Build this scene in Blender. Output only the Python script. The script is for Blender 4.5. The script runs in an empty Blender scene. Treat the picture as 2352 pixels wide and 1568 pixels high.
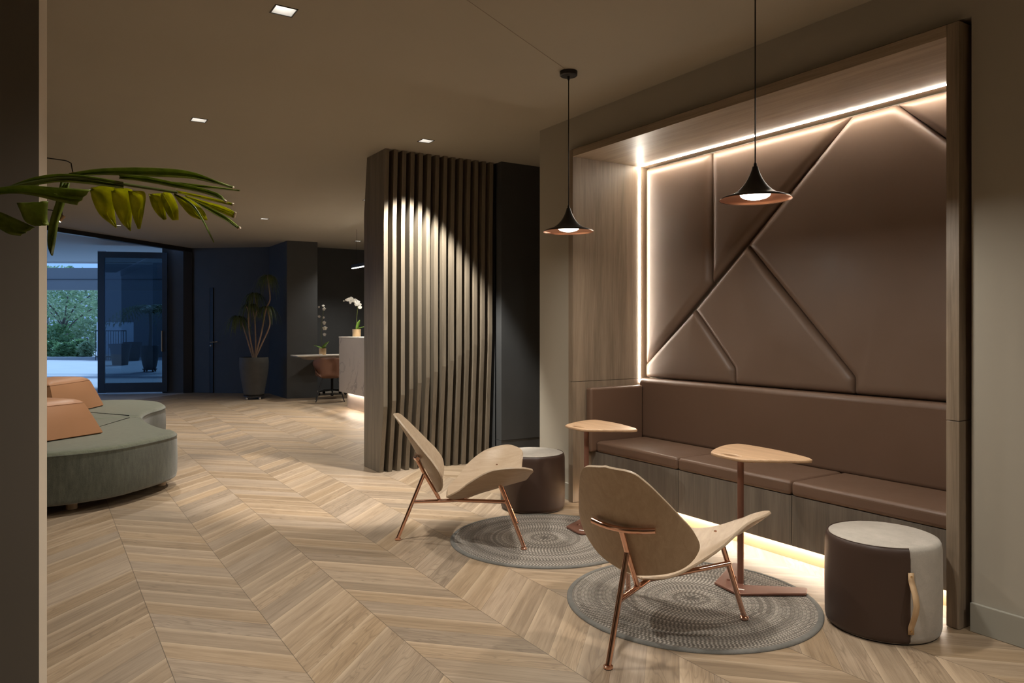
import bpy, bmesh, math, random
from mathutils import Vector, Matrix
PI = math.pi
random.seed(7)
SC = bpy.context.scene
COL = SC.collection

# ------------------------------------------------------------------ materials
class NT:
    def __init__(s, name):
        s.m = bpy.data.materials.new(name); s.m.use_nodes = True
        s.t = s.m.node_tree; s.t.nodes.clear()
        s.out = s.t.nodes.new('ShaderNodeOutputMaterial')
    def n(s, typ, **kw):
        nd = s.t.nodes.new('ShaderNode' + typ)
        for k, v in kw.items(): setattr(nd, k, v)
        return nd
    def set(s, sock, v):
        if isinstance(v, bpy.types.NodeSocket): s.t.links.new(v, sock)
        elif isinstance(v, (tuple, list)) and len(v) == 3 and sock.type == 'RGBA': sock.default_value = (*v, 1)
        else: sock.default_value = v
    def math(s, op, a, b=None, c=None):
        nd = s.n('Math', operation=op)
        s.set(nd.inputs[0], a)
        if b is not None: s.set(nd.inputs[1], b)
        if c is not None: s.set(nd.inputs[2], c)
        return nd.outputs[0]
    def mix(s, f, a, b, mode='MIX'):
        nd = s.n('Mix', data_type='RGBA', blend_type=mode)
        s.set(nd.inputs[0], f); s.set(nd.inputs[6], a); s.set(nd.inputs[7], b)
        return nd.outputs[2]
    def comb(s, x, y, z):
        nd = s.n('CombineXYZ')
        for i, v in enumerate((x, y, z)): s.set(nd.inputs[i], v)
        return nd.outputs[0]
    def obj(s, scale=(1, 1, 1)):
        tc = s.n('TexCoord'); mp = s.n('Mapping'); mp.inputs['Scale'].default_value = scale
        s.t.links.new(tc.outputs['Object'], mp.inputs[0])
        return mp.outputs[0]
    def noise(s, vec, scale=5, detail=4, rough=.55, dist=0):
        nd = s.n('TexNoise'); s.set(nd.inputs['Vector'], vec)
        nd.inputs['Scale'].default_value = scale; nd.inputs['Detail'].default_value = detail
        nd.inputs['Roughness'].default_value = rough; nd.inputs['Distortion'].default_value = dist
        return nd.outputs['Fac']
    def ramp(s, f, stops):
        nd = s.n('ValToRGB'); s.set(nd.inputs[0], f); cr = nd.color_ramp
        while len(cr.elements) < len(stops): cr.elements.new(.5)
        for e, (p, c) in zip(cr.elements, stops):
            e.position = p; e.color = (*c, 1) if len(c) == 3 else c
        return nd.outputs[0]
    def rng(s, v, a, b, c=0., d=1.):
        nd = s.n('MapRange'); s.set(nd.inputs[0], v)
        for i, q in enumerate((a, b, c, d)): nd.inputs[i + 1].default_value = q
        return nd.outputs[0]
    def bump(s, h, strength=.2, dist=.01):
        nd = s.n('Bump'); nd.inputs['Strength'].default_value = strength; nd.inputs['Distance'].default_value = dist
        s.set(nd.inputs['Height'], h); return nd.outputs[0]
    def bsdf(s, color, rough=.5, metal=0., normal=None, spec=.5, sheen=0., trans=0., coat=0.):
        b = s.n('BsdfPrincipled')
        s.set(b.inputs['Base Color'], color); s.set(b.inputs['Roughness'], rough)
        b.inputs['Metallic'].default_value = metal
        b.inputs['Specular IOR Level'].default_value = spec
        b.inputs['Sheen Weight'].default_value = sheen
        b.inputs['Transmission Weight'].default_value = trans
        b.inputs['Coat Weight'].default_value = coat
        if normal is not None: s.set(b.inputs['Normal'], normal)
        s.t.links.new(b.outputs[0], s.out.inputs[0])
        return s.m

def plain(name, c, rough=.5, metal=0., var=.06, scale=6., bump=0., spec=.5, sheen=0., bscale=60):
    t = NT(name); v = t.obj()
    f = t.noise(v, scale, 3)
    col = t.mix(f, tuple(q * (1 - var) for q in c), tuple(min(1, q * (1 + var)) for q in c))
    nrm = t.bump(t.noise(v, bscale, 3), bump, .004) if bump else None
    return t.bsdf(col, rough, metal, nrm, spec, sheen)

def wood(name, c1, c2, axis='z', rough=.5, scale=1., bump=.06, spec=.4, fine=1.):
    t = NT(name)
    st = {'x': (.6, 9, 9), 'y': (9, .6, 9), 'z': (9, 9, .6)}[axis]
    v = t.obj(tuple(q * scale for q in st))
    a = t.noise(v, 1.6, 5, .62, .6)
    st2 = {'x': (2, 90, 90), 'y': (90, 2, 90), 'z': (90, 90, 2)}[axis]
    b = t.noise(t.obj(tuple(q * scale * fine for q in st2)), 2.2, 3, .6)
    f = t.math('ADD', t.math('MULTIPLY', a, .62), t.math('MULTIPLY', b, .38))
    col = t.ramp(f, [(.34, c1), (.66, c2)])
    return t.bsdf(col, rough, 0, t.bump(b, bump, .003), spec)

def emit(name, c, strength):
    t = NT(name); e = t.n('Emission'); e.inputs[0].default_value = (*c, 1); e.inputs[1].default_value = strength
    t.t.links.new(e.outputs[0], t.out.inputs[0]); return t.m

def leather(name, c, rough=.45, bump=.12, var=.1):
    t = NT(name); v = t.obj()
    f = t.noise(v, 3.5, 4, .6)
    col = t.mix(f, tuple(q * (1 - var) for q in c), tuple(q * (1 + var) for q in c))
    vo = t.n('TexVoronoi'); t.set(vo.inputs['Vector'], v); vo.inputs['Scale'].default_value = 420
    return t.bsdf(col, t.rng(f, .3, .7, rough - .05, rough + .07), 0, t.bump(vo.outputs['Distance'], bump, .0015), .45)

def fabric(name, c, c2, scale=260, rough=.9, sheen=.2, stretch=(1, 1, 1), patch=14):
    t = NT(name)
    a = t.noise(t.obj(stretch), patch, 4, .7); b = t.noise(t.obj((1, 1, 1)), scale, 2, .6)
    f = t.math('ADD', t.math('MULTIPLY', a, .6), t.math('MULTIPLY', b, .4))
    col = t.ramp(f, [(.33, c), (.67, c2)])
    return t.bsdf(col, rough, 0, t.bump(b, .25, .003), .2, sheen)

def floor_mat():
    t = NT('chevron_oak'); tc = t.n('TexCoord'); sp = t.n('SeparateXYZ')
    t.t.links.new(tc.outputs['Object'], sp.inputs[0]); X, Y = sp.outputs[0], sp.outputs[1]
    W, P = .4445, .1862
    u = t.math('DIVIDE', t.math('ADD', X, -.434 + W * 40), W)
    T = t.math('MULTIPLY', t.math('PINGPONG', u, 1.), W)
    col = t.math('FLOOR', u); fu = t.math('FRACT', u)
    s = t.math('DIVIDE', t.math('ADD', t.math('ADD', Y, T), -.1447 + P * 400), P)
    pid = t.math('FLOOR', s); fs = t.math('FRACT', s)
    sg = t.math('SUBTRACT', 1., t.math('MULTIPLY', t.math('MODULO', col, 2.), 2.))
    a = t.math('MULTIPLY', t.math('SUBTRACT', Y, t.math('MULTIPLY', sg, X)), .7071)
    wn = t.n('TexWhiteNoise', noise_dimensions='2D'); t.set(wn.inputs['Vector'], t.comb(pid, col, 0.))
    r1 = wn.outputs['Value']; sc = t.n('SeparateColor'); t.t.links.new(wn.outputs['Color'], sc.inputs[0])
    r2, r3 = sc.outputs[1], sc.outputs[2]
    off = t.math('MULTIPLY', r1, 37.)
    cross = t.math('MULTIPLY', fs, P * .7071)
    gv = t.comb(t.math('ADD', t.math('MULTIPLY', a, 1.5), off), t.math('MULTIPLY', cross, 26.), off)
    g1 = t.noise(gv, 1.4, 5, .62, .9)
    gv2 = t.comb(t.math('ADD', t.math('MULTIPLY', a, 5.), off), t.math('MULTIPLY', cross, 330.), off)
    g2 = t.noise(gv2, 1.0, 4, .65, .3)
    # cathedral rings
    rv = t.math('FRACT', t.math('MULTIPLY', t.noise(t.comb(t.math('ADD', t.math('MULTIPLY', a, 1.1), off), t.math('MULTIPLY', cross, 9.), off), 1.1, 2, .5, .4), 16.))
    rings = t.rng(t.math('ABSOLUTE', t.math('SUBTRACT', rv, .5)), .32, .5, 0., 1.)
    f = t.math('ADD', t.math('MULTIPLY', g1, .55), t.math('MULTIPLY', g2, .45))
    base = t.ramp(f, [(.3, (.185, .125, .075)), (.5, (.315, .225, .143)), (.7, (.425, .315, .21))])
    base = t.mix(t.math('MULTIPLY', rings, t.math('MULTIPLY', t.math('GREATER_THAN', r2, .55), .38)), base, (.12, .08, .048))
    tone = t.rng(r1, 0., 1., .8, 1.14)
    hsv = t.n('HueSaturation'); t.set(hsv.inputs['Color'], base); t.set(hsv.inputs['Value'], tone)
    t.set(hsv.inputs['Saturation'], t.rng(r3, 0., 1., .84, 1.06))
    edge = t.math('MULTIPLY', t.rng(fs, .74, 1., 0., .5), t.math('GREATER_THAN', r3, .3))  # bevel highlight painted as a paler band on one plank edge
    c = t.mix(edge, hsv.outputs[0], (.56, .43, .30))
    dj = t.math('MULTIPLY', t.math('MINIMUM', fu, t.math('SUBTRACT', 1., fu)), W)
    l1 = t.math('LESS_THAN', dj, .0016)
    dp = t.math('MULTIPLY', t.math('MINIMUM', fs, t.math('SUBTRACT', 1., fs)), P * .7071)
    l2 = t.math('MULTIPLY', t.math('LESS_THAN', dp, .0009), .55)
    c = t.mix(t.math('MAXIMUM', t.math('MULTIPLY', l1, .75), l2), c, (.07, .05, .032))
    hgt = t.math('SUBTRACT', t.math('MULTIPLY', g2, .5), t.math('MAXIMUM', l1, l2))
    return t.bsdf(c, t.rng(g2, .3, .7, .36, .5), 0, t.bump(hgt, .12, .002), .42)

def rug_mat():
    t = NT('braided_wool'); tc = t.n('TexCoord'); sp = t.n('SeparateXYZ'); t.t.links.new(tc.outputs['Object'], sp.inputs[0])
    X, Y = sp.outputs[0], sp.outputs[1]
    r = t.math('SQRT', t.math('ADD', t.math('MULTIPLY', X, X), t.math('MULTIPLY', Y, Y)))
    th = t.math('ARCTAN2', Y, X)
    rw = .0175
    q = t.math('DIVIDE', t.math('ADD', r, t.math('MULTIPLY', th, rw / (2 * PI))), rw)
    ring = t.math('FLOOR', q); fr = t.math('FRACT', q)
    wn = t.n('TexWhiteNoise', noise_dimensions='1D'); t.set(wn.inputs['W'], ring); w = wn.outputs['Value']
    zig = t.math('PINGPONG', fr, .5)
    ph = t.math('ADD', t.math('MULTIPLY', th, t.math('MULTIPLY', ring, 6.0)), t.math('MULTIPLY', zig, 4.))
    st = t.math('SINE', t.math('ADD', t.math('MULTIPLY', ph, 1.0), t.math('MULTIPLY', w, 6.)))
    nz = t.noise(t.comb(t.math('MULTIPLY', X, 1.), Y, 0.), 120, 3)
    bandn = t.noise(t.comb(t.math('MULTIPLY', r, 1.), 0., 0.), 14, 2)
    f = t.math('ADD', t.math('MULTIPLY', t.rng(st, -.35, .55), t.rng(wn.outputs['Color'] if False else w, 0., 1., .22, .6)), t.math('ADD', t.math('MULTIPLY', nz, .35), t.math('MULTIPLY', t.math('SUBTRACT', bandn, .5), .9)))
    f = t.math('SUBTRACT', f, t.math('MULTIPLY', t.math('LESS_THAN', t.math('ABSOLUTE', t.math('SUBTRACT', fr, .5)), .42), -.08))
    col = t.ramp(f, [(.2, (.115, .10, .085)), (.5, (.27, .24, .205)), (.85, (.52, .47, .41))])
    gap = t.math('GREATER_THAN', t.math('ABSOLUTE', t.math('SUBTRACT', fr, .5)), .44)
    col = t.mix(t.math('MULTIPLY', gap, .6), col, (.1, .088, .075))
    return t.bsdf(col, .95, 0, t.bump(t.math('SUBTRACT', t.math('MULTIPLY', st, .5), gap), .5, .004), .1, .1)

def marble_mat():
    t = NT('veined_marble'); v = t.obj((.55, .55, .8))
    n1 = t.noise(v, 1.3, 6, .6, 1.6)
    d = t.math('ABSOLUTE', t.math('SUBTRACT', n1, .5))
    vein = t.math('MULTIPLY', t.rng(d, 0., .022, 1., 0.), t.rng(t.noise(v, .9, 2), .42, .62))
    c = t.mix(t.noise(v, 3, 3), (.33, .28, .235), (.40, .345, .29))
    c = t.mix(t.math('MULTIPLY', vein, .8), c, (.14, .12, .11))
    return t.bsdf(c, .4, 0, None, .5)

def leaf_mat(name, dark, light, rough=.45, transl=.35, scale=18):
    t = NT(name); v = t.obj()
    f = t.noise(v, scale, 4, .6)
    col = t.ramp(f, [(.3, dark), (.7, light)])
    b = t.n('BsdfPrincipled'); t.set(b.inputs['Base Color'], col); b.inputs['Roughness'].default_value = rough
    tr = t.n('BsdfTranslucent'); t.set(tr.inputs[0], t.mix(.5, col, light))
    mx = t.n('MixShader'); mx.inputs[0].default_value = transl
    t.t.links.new(b.outputs[0], mx.inputs[1]); t.t.links.new(tr.outputs[0], mx.inputs[2]); t.t.links.new(mx.outputs[0], t.out.inputs[0])
    return t.m

def glass_mat(name, tint, rough=.02):
    t = NT(name); f = t.n('Fresnel'); f.inputs[0].default_value = 1.5
    tr = t.n('BsdfTransparent'); tr.inputs[0].default_value = (*tint, 1)
    gl = t.n('BsdfGlossy'); gl.inputs[0].default_value = (.9, .95, 1, 1); gl.inputs[1].default_value = rough
    mx = t.n('MixShader'); t.t.links.new(f.outputs[0], mx.inputs[0])
    t.t.links.new(tr.outputs[0], mx.inputs[1]); t.t.links.new(gl.outputs[0], mx.inputs[2]); t.t.links.new(mx.outputs[0], t.out.inputs[0])
    return t.m

M = {}
M['floor'] = floor_mat()
M['ceiling'] = plain('ceiling_paint', (.365, .325, .26), .9, var=.03, scale=1.5)
M['wall'] = plain('taupe_paint', (.37, .335, .275), .75, var=.04, scale=2, bump=.03)
M['wall_dark'] = plain('charcoal_panel', (.056, .058, .06), .55, var=.12, scale=3)
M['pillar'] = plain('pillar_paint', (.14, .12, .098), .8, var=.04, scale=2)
M['pillar_edge'] = plain('lit_corner_paint', (.58, .50, .40), .7, var=.03, scale=2)  # paler copy of the pillar paint, for its lit side
M['skirt'] = plain('skirting_paint', (.33, .315, .265), .5, var=.03)
M['veneer_v'] = wood('oak_veneer_upright', (.165, .122, .084), (.315, .242, .172), 'z', .45)
M['veneer_h'] = wood('oak_veneer_level', (.21, .155, .105), (.385, .295, .21), 'y', .45)
M['bench_wood'] = wood('smoked_oak_front', (.10, .083, .066), (.19, .16, .128), 'z', .5)
M['slat_wood'] = wood('smoked_oak_slat', (.13, .105, .075), (.235, .195, .145), 'z', .5)
M['oak'] = wood('pale_oak_ply', (.35, .255, .17), (.45, .345, .245), 'x', .42, 2.6, .04)
M['oak_back'] = wood('pale_oak_ply_back', (.36, .265, .18), (.46, .355, .25), 'z', .42, 2.6, .04)
M['leg_oak'] = wood('turned_oak', (.5, .36, .23), (.66, .5, .34), 'z', .5)
M['table_oak'] = wood('table_oak', (.40, .245, .14), (.58, .385, .235), 'y', .4, 1.6, .03)
M['copper'] = plain('polished_copper', (.80, .48, .36), .16, 1., var=.02)
M['copper_matt'] = plain('brushed_copper', (.85, .46, .31), .34, 1., var=.03)
M['terracotta'] = plain('copper_lacquer', (.22, .098, .066), .38, .3, var=.05, bump=.02)
M['kick_board'] = plain('bronze_kick_board', (.50, .33, .19), .5, 0., var=.04)
M['black'] = plain('black_metal', (.02, .019, .019), .4, .3, var=.05)
M['bronze'] = plain('aged_bronze', (.36, .25, .15), .35, .9, var=.1)
M['panel_leather'] = leather('panel_leather', (.158, .102, .072), .45, .05)
M['bench_leather'] = leather('bench_leather', (.135, .079, .052), .42, .07)
M['pouf_leather'] = leather('oxblood_leather', (.055, .031, .022), .45, .1)
M['pouf_fabric'] = fabric('oatmeal_linen', (.35, .315, .27), (.48, .435, .38), 420)
M['strap'] = leather('tan_strap_leather', (.55, .37, .21), .5, .05)
M['brass'] = plain('brass', (.75, .52, .26), .3, 1., var=.05)
M['rug'] = rug_mat()
M['rug_edge'] = fabric('rug_binding_cloth', (.13, .125, .112), (.2, .19, .172), 300, .95, .1)
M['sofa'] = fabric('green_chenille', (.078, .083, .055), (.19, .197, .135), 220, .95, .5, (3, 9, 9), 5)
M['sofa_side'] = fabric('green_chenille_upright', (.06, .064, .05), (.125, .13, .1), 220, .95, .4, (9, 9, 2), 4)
M['tan_leather'] = leather('tan_leather', (.42, .205, .10), .5, .06)
M['marble'] = marble_mat()
M['stone_top'] = plain('pale_stone_top', (.7, .64, .57), .35, var=.05)
M['plinth'] = plain('brushed_steel_plinth', (.6, .48, .4), .35, .5, var=.08)
M['pot_dark'] = plain('dark_ribbed_clay', (.055, .053, .05), .6, var=.25, scale=9, bump=.3, bscale=30)
M['bark'] = plain('pale_bark', (.34, .24, .17), .8, var=.3, scale=25, bump=.4)
M['tuft'] = leaf_mat('strap_leaf_green', (.05, .075, .025), (.15, .19, .055), .5, .2)
M['palm_leaf'] = leaf_mat('palm_leaf_green', (.11, .16, .022), (.34, .40, .075), .35, .45, 30)
M['palm_leaf_light'] = leaf_mat('backlit_palm_leaf', (.24, .28, .02), (.66, .64, .06), .4, .7, 40)  # brighter yellow-green copy of the leaf, painting in the backlight
M['palm_rib'] = plain('palm_rib_green', (.11, .13, .035), .4, var=.3, scale=20)
M['leaf_tip'] = plain('dry_leaf_tip', (.62, .52, .40), .7, var=.2)
M['garden_leaf'] = leaf_mat('garden_leaf', (.06, .13, .05), (.24, .38, .15), .5, .35, 2.5)
M['garden_leaf_pale'] = leaf_mat('garden_leaf_pale', (.14, .22, .10), (.42, .52, .30), .5, .4, 2.5)
M['orchid_leaf'] = leaf_mat('orchid_leaf_green', (.10, .22, .03), (.27, .44, .07), .35, .3, 20)
M['petal'] = plain('white_petal', (.88, .86, .80), .6, var=.03)
M['orchid_pot'] = plain('gold_glaze_pot', (.60, .42, .24), .3, .4, var=.12, scale=12)
M['soil'] = plain('dark_soil', (.05, .038, .028), .95, var=.3, scale=40)
M['chair_shell'] = leather('brown_shell_leather', (.17, .08, .05), .5, .06)
M['white_paper'] = plain('white_card', (.8, .78, .74), .6, var=.02)
M['reflector'] = plain('white_reflector', (.85, .84, .82), .25, 0., var=.01)
M['paving'] = plain('pale_paving', (.46, .42, .40), .8, var=.08, scale=1.5)
M['kerb'] = plain('grey_kerb_stone', (.34, .34, .34), .85, var=.1, scale=3)
M['soffit'] = plain('white_soffit_paint', (.40, .42, .44), .8, var=.03, scale=1)
M['door_frame'] = plain('blue_black_steel', (.045, .052, .06), .35, .5, var=.05)
M['steel'] = plain('brushed_steel', (.7, .7, .7), .3, 1., var=.03)
M['tint_glass'] = glass_mat('tinted_glass', (.30, .37, .42))
M['out_wall'] = plain('grey_render', (.20, .20, .20), .85, var=.06, scale=1)
M['white_wall'] = plain('white_render', (.75, .76, .77), .85, var=.04, scale=1)
M['trunk'] = plain('tree_bark', (.13, .11, .09), .9, var=.3, scale=8, bump=.4)
M['lamp_white'] = emit('lamp_white', (1, .92, .80), 12.)
M['spot_white'] = emit('spot_white', (1, .95, .86), 16.)
M['led_white'] = emit('led_white', (1, .90, .76), 92.)
M['kick_led'] = emit('kick_led_white', (1, .91, .77), 52.)
M['line_white'] = emit('line_light_white', (1, .93, .82), 10.)

# ------------------------------------------------------------------ geometry helpers
class MB:
    def __init__(s): s.v = []; s.f = []
    def add(s, v, f):
        o = len(s.v); s.v += [tuple(p) for p in v]; s.f += [tuple(i + o for i in q) for q in f]; return s
    def box(s, x0, x1, y0, y1, z0, z1):
        return s.add([(x0, y0, z0), (x1, y0, z0), (x1, y1, z0), (x0, y1, z0), (x0, y0, z1), (x1, y0, z1), (x1, y1, z1), (x0, y1, z1)],
                     [(3, 2, 1, 0), (4, 5, 6, 7), (0, 1, 5, 4), (1, 2, 6, 5), (2, 3, 7, 6), (3, 0, 4, 7)])
    def prism(s, poly, z0, z1):
        n = len(poly)
        return s.add([(x, y, z0) for x, y in poly] + [(x, y, z1) for x, y in poly],
                     [tuple(range(n - 1, -1, -1)), tuple(range(n, 2 * n))] + [(i, (i + 1) % n, n + (i + 1) % n, n + i) for i in range(n)])
    def lathe(s, prof, seg=40, c=(0, 0, 0), a0=0., a1=2 * PI):
        full = abs(a1 - a0 - 2 * PI) < 1e-6
        k = seg if full else seg + 1
        vs = []; fs = []
        for i in range(k):
            a = a0 + (a1 - a0) * i / seg
            for r, z in prof: vs.append((c[0] + r * math.cos(a), c[1] + r * math.sin(a), c[2] + z))
        m = len(prof)
        for i in range(seg):
            j = (i + 1) % k
            for q in range(m - 1): fs.append((i * m + q, j * m + q, j * m + q + 1, i * m + q + 1))
        return s.add(vs, fs)
    def tube(s, pts, r, seg=10, cap=True):
        pts = [Vector(p) for p in pts]; n = len(pts)
        rs = r if isinstance(r, (list, tuple)) else [r] * n
        vs = []; fs = []; up = None
        for i in range(n):
            d = (pts[min(i + 1, n - 1)] - pts[max(i - 1, 0)]).normalized()
            if up is None:
                up = Vector((0, 0, 1)) if abs(d.z) < .9 else Vector((1, 0, 0))
            up = (up - d * up.dot(d)).normalized(); sd = d.cross(up)
            for k in range(seg):
                a = 2 * PI * k / seg
                vs.append(pts[i] + (up * math.cos(a) + sd * math.sin(a)) * rs[i])
        for i in range(n - 1):
            for k in range(seg):
                fs.append((i * seg + k, i * seg + (k + 1) % seg, (i + 1) * seg + (k + 1) % seg, (i + 1) * seg + k))
        if cap: fs += [tuple(range(seg - 1, -1, -1)), tuple(range((n - 1) * seg, n * seg))]
        return s.add(vs, fs)
    def ball(s, c, r, seg=12, rings=7, sc=(1, 1, 1)):
        prof = [(max(1e-5, math.sin(PI * i / rings)) * r, -math.cos(PI * i / rings) * r) for i in range(rings + 1)]
        t = MB().lathe(prof, seg)
        return s.add([(c[0] + x * sc[0], c[1] + y * sc[1], c[2] + z * sc[2]) for x, y, z in t.v], t.f)
    def grid(s, rows):
        n = len(rows[0]); vs = [p for r in rows for p in r]
        return s.add(vs, [(i * n + j, i * n + j + 1, (i + 1) * n + j + 1, (i + 1) * n + j) for i in range(len(rows) - 1) for j in range(n - 1)])
    def xf(s, mat):
        s.v = [tuple(mat @ Vector(p)) for p in s.v]; return s
    def build(s, name, mat, parent=None, smooth=35, bevel=0, bseg=2, solid=0, sub=0, weld=False):
        me = bpy.data.meshes.new(name); me.from_pydata(s.v, [], s.f)
        b = bmesh.new(); b.from_mesh(me)
        if weld: bmesh.ops.remove_doubles(b, verts=b.verts, dist=1e-4)
        if not solid: bmesh.ops.recalc_face_normals(b, faces=b.faces)
        b.to_mesh(me); b.free()
        if smooth:
            for p in me.polygons: p.use_smooth = True
            me.set_sharp_from_angle(angle=math.radians(smooth))
        me.materials.append(mat)
        o = bpy.data.objects.new(name, me); COL.objects.link(o)
        if parent is not None: o.parent = parent
        if solid:
            q = o.modifiers.new('thickness', 'SOLIDIFY'); q.thickness = solid; q.offset = 0
        if bevel:
            q = o.modifiers.new('edge', 'BEVEL'); q.width = bevel; q.segments = bseg; q.limit_method = 'ANGLE'; q.angle_limit = math.radians(40)
        if sub:
            q = o.modifiers.new('sub', 'SUBSURF'); q.levels = sub; q.render_levels = sub
        return o

def tag(o, label, cat, group=None):
    o['label'] = label; o['category'] = cat
    if group: o['group'] = group
    return o
def thing(name, label, cat, loc=(0, 0, 0), rz=0., group=None):
    o = bpy.data.objects.new(name, None); COL.objects.link(o); o.empty_display_size = .1
    o.location = loc; o.rotation_euler = (0, 0, rz)
    return tag(o, label, cat, group)
def struct(o): o['kind'] = 'structure'; return o
def dup(root, loc, rz, label):
    r = root.copy(); COL.objects.link(r); r.location = loc; r.rotation_euler = (0, 0, rz); r['label'] = label
    for ch in list(root.children):
        if ch.type == 'LIGHT':
            continue
        c = ch.copy(); COL.objects.link(c); c.parent = r
        for g in list(ch.children):
            d = g.copy(); COL.objects.link(d); d.parent = c
    return r
def light(name, typ, loc, power, color=(1, .82, .6), rot=(0, 0, 0), **kw):
    l = bpy.data.lights.new(name, typ); l.energy = power; l.color = color
    for k, v in kw.items(): setattr(l, k, v)
    o = bpy.data.objects.new(name, l); COL.objects.link(o); o.location = loc; o.rotation_euler = rot
    return o
def catmull(pts, n=8):
    p = [Vector(q) for q in pts]; p = [2 * p[0] - p[1]] + p + [2 * p[-1] - p[-2]]; out = []
    for i in range(1, len(p) - 2):
        a, b, c, d = p[i - 1:i + 3]
        for k in range(n):
            t = k / n
            out.append(.5 * (2 * b + (c - a) * t + (2 * a - 5 * b + 4 * c - d) * t * t + (3 * b - a - 3 * c + d) * t ** 3))
    out.append(p[-2]); return out
def plate(name, outer, holes, z0, z1, mat, parent=None, bevel=0.):
    """flat shape with holes, extruded between z0 and z1"""
    cu = bpy.data.curves.new(name, 'CURVE'); cu.dimensions = '2D'; cu.fill_mode = 'BOTH'
    for loop in [outer] + list(holes):
        sp = cu.splines.new('POLY'); sp.points.add(len(loop) - 1); sp.use_cyclic_u = True
        for q, (x, y) in zip(sp.points, loop): q.co = (x, y, 0, 1)
    cu.extrude = (z1 - z0) / 2 - bevel; cu.bevel_depth = bevel; cu.bevel_resolution = 2
    if bevel: cu.offset = -bevel
    tmp = bpy.data.objects.new(name, cu); COL.objects.link(tmp)
    dg = bpy.context.evaluated_depsgraph_get(); me = bpy.data.meshes.new_from_object(tmp.evaluated_get(dg))
    bpy.data.objects.remove(tmp); bpy.data.curves.remove(cu)
    me.transform(Matrix.Translation((0, 0, (z0 + z1) / 2))); me.materials.clear(); me.materials.append(mat); me.name = name
    for p in me.polygons: p.use_smooth = True
    me.set_sharp_from_angle(angle=math.radians(35))
    o = bpy.data.objects.new(name, me); COL.objects.link(o)
    if parent is not None: o.parent = parent
    return o

CZ = 2.98                                   # ceiling height
WARM = (1, .82, .60)
# ------------------------------------------------------------------ camera
cd = bpy.data.cameras.new('camera'); cam = bpy.data.objects.new('camera', cd); COL.objects.link(cam)
cd.sensor_width = 36; cd.lens = 1700 / 2352 * 36; cd.shift_y = (751 - 784) / 2352
cam.location = (0, 0, 1.35); cam.rotation_euler = (PI / 2, 0, -math.radians(32.5235)); cd.clip_end = 300
SC.camera = cam

# ------------------------------------------------------------------ setting
struct(MB().prism([(-4, -3), (8, -3), (8, 16.6), (2.64, 16.6), (2.64, 16.46), (-4, 10.12)], -.1, 0).build('floor', M['floor'], smooth=0))
DL = [(1.06, 3.85), (1.055, 6.24), (1.07, 8.66), (1.06, 11.05), (1.05, 13.40), (2.85, 5.87), (5.08, 13.40), (1.06, 1.42), (1.06, -1.0), (4.62, 10.6), (3.55, 9.0), (2.9, -.3), (2.85, 11.4)]  # the one beside the right wall is unseen, added as front fill
hs = .052
holes = [[(x - hs, y - hs), (x + hs, y - hs), (x + hs, y + hs), (x - hs, y + hs)] for x, y in DL]
struct(plate('ceiling', [(-4, -3), (8, -3), (8, 16.6), (2.64, 16.6), (2.64, 16.46), (-4, 10.12)], holes, CZ, CZ + .02, M['ceiling']))
sd = Vector((.883, .469, 0)); sn = Vector((-.469, .883, 0)) * .002
a, b = Vector((1.0, 2.81, 0)), Vector((2.83, 3.78, 0))
struct(MB().prism([(a + sn)[:2], (a - sn)[:2], (b - sn)[:2], (b + sn)[:2]], CZ - .0008, CZ + .0004).build('trim_1', plain('ceiling_joint', (.24, .2, .155), .9), smooth=0))

w = MB().box(3.5, 4.35, -3, 1.68, 0, CZ).box(3.5, 4.35, 4.622, 5.06, 0, CZ).box(3.5, 4.35, 1.68, 4.622, 2.735, CZ).box(4.25, 4.35, 1.68, 4.622, 0, 2.735)
struct(w.build('wall_right', M['wall'], smooth=0))
struct(MB().box(3.482, 3.5, -3, 1.679, 0, .128).build('baseboard_right', M['skirt'], smooth=0, bevel=.003))
struct(MB().box(3.482, 3.5, 4.623, 5.06, 0, .128).build('baseboard_end', M['skirt'], smooth=0, bevel=.003))
struct(MB().box(4.35, 8, 4.96, 5.06, 0, CZ).build('wall_corridor', M['wall'], smooth=0))
struct(MB().box(-4, 8, -3.1, -3, 0, CZ).build('wall_front', M['wall'], smooth=0))
struct(MB().box(-4.1, -4, -3, 10.1, 0, CZ).build('wall_left', M['wall'], smooth=0))
struct(MB().box(8, 8.1, -3, 16.6, 0, CZ).build('wall_east', M['wall_dark'], smooth=0))
# dark panelled wall beside the slatted screen
struct(MB().box(3.83, 8, 6.20, 6.32, .234, CZ).box(3.83, 8, 6.203, 6.32, 0, .231).box(3.83, 3.95, 6.3, 6.75, 0, CZ).build('wall_middle', M['wall_dark'], smooth=0))
# foreground pillar with a chamfered corner, painted paler to look lit
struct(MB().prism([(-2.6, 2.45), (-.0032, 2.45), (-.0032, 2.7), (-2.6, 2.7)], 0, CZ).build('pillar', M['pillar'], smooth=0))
struct(MB().prism([(-.003, 2.451), (-.002, 2.451), (.0170, 2.56), (.0170, 2.7), (-.003, 2.7)], 0, CZ).build('pillar_corner', M['pillar_edge'], smooth=0))
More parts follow.
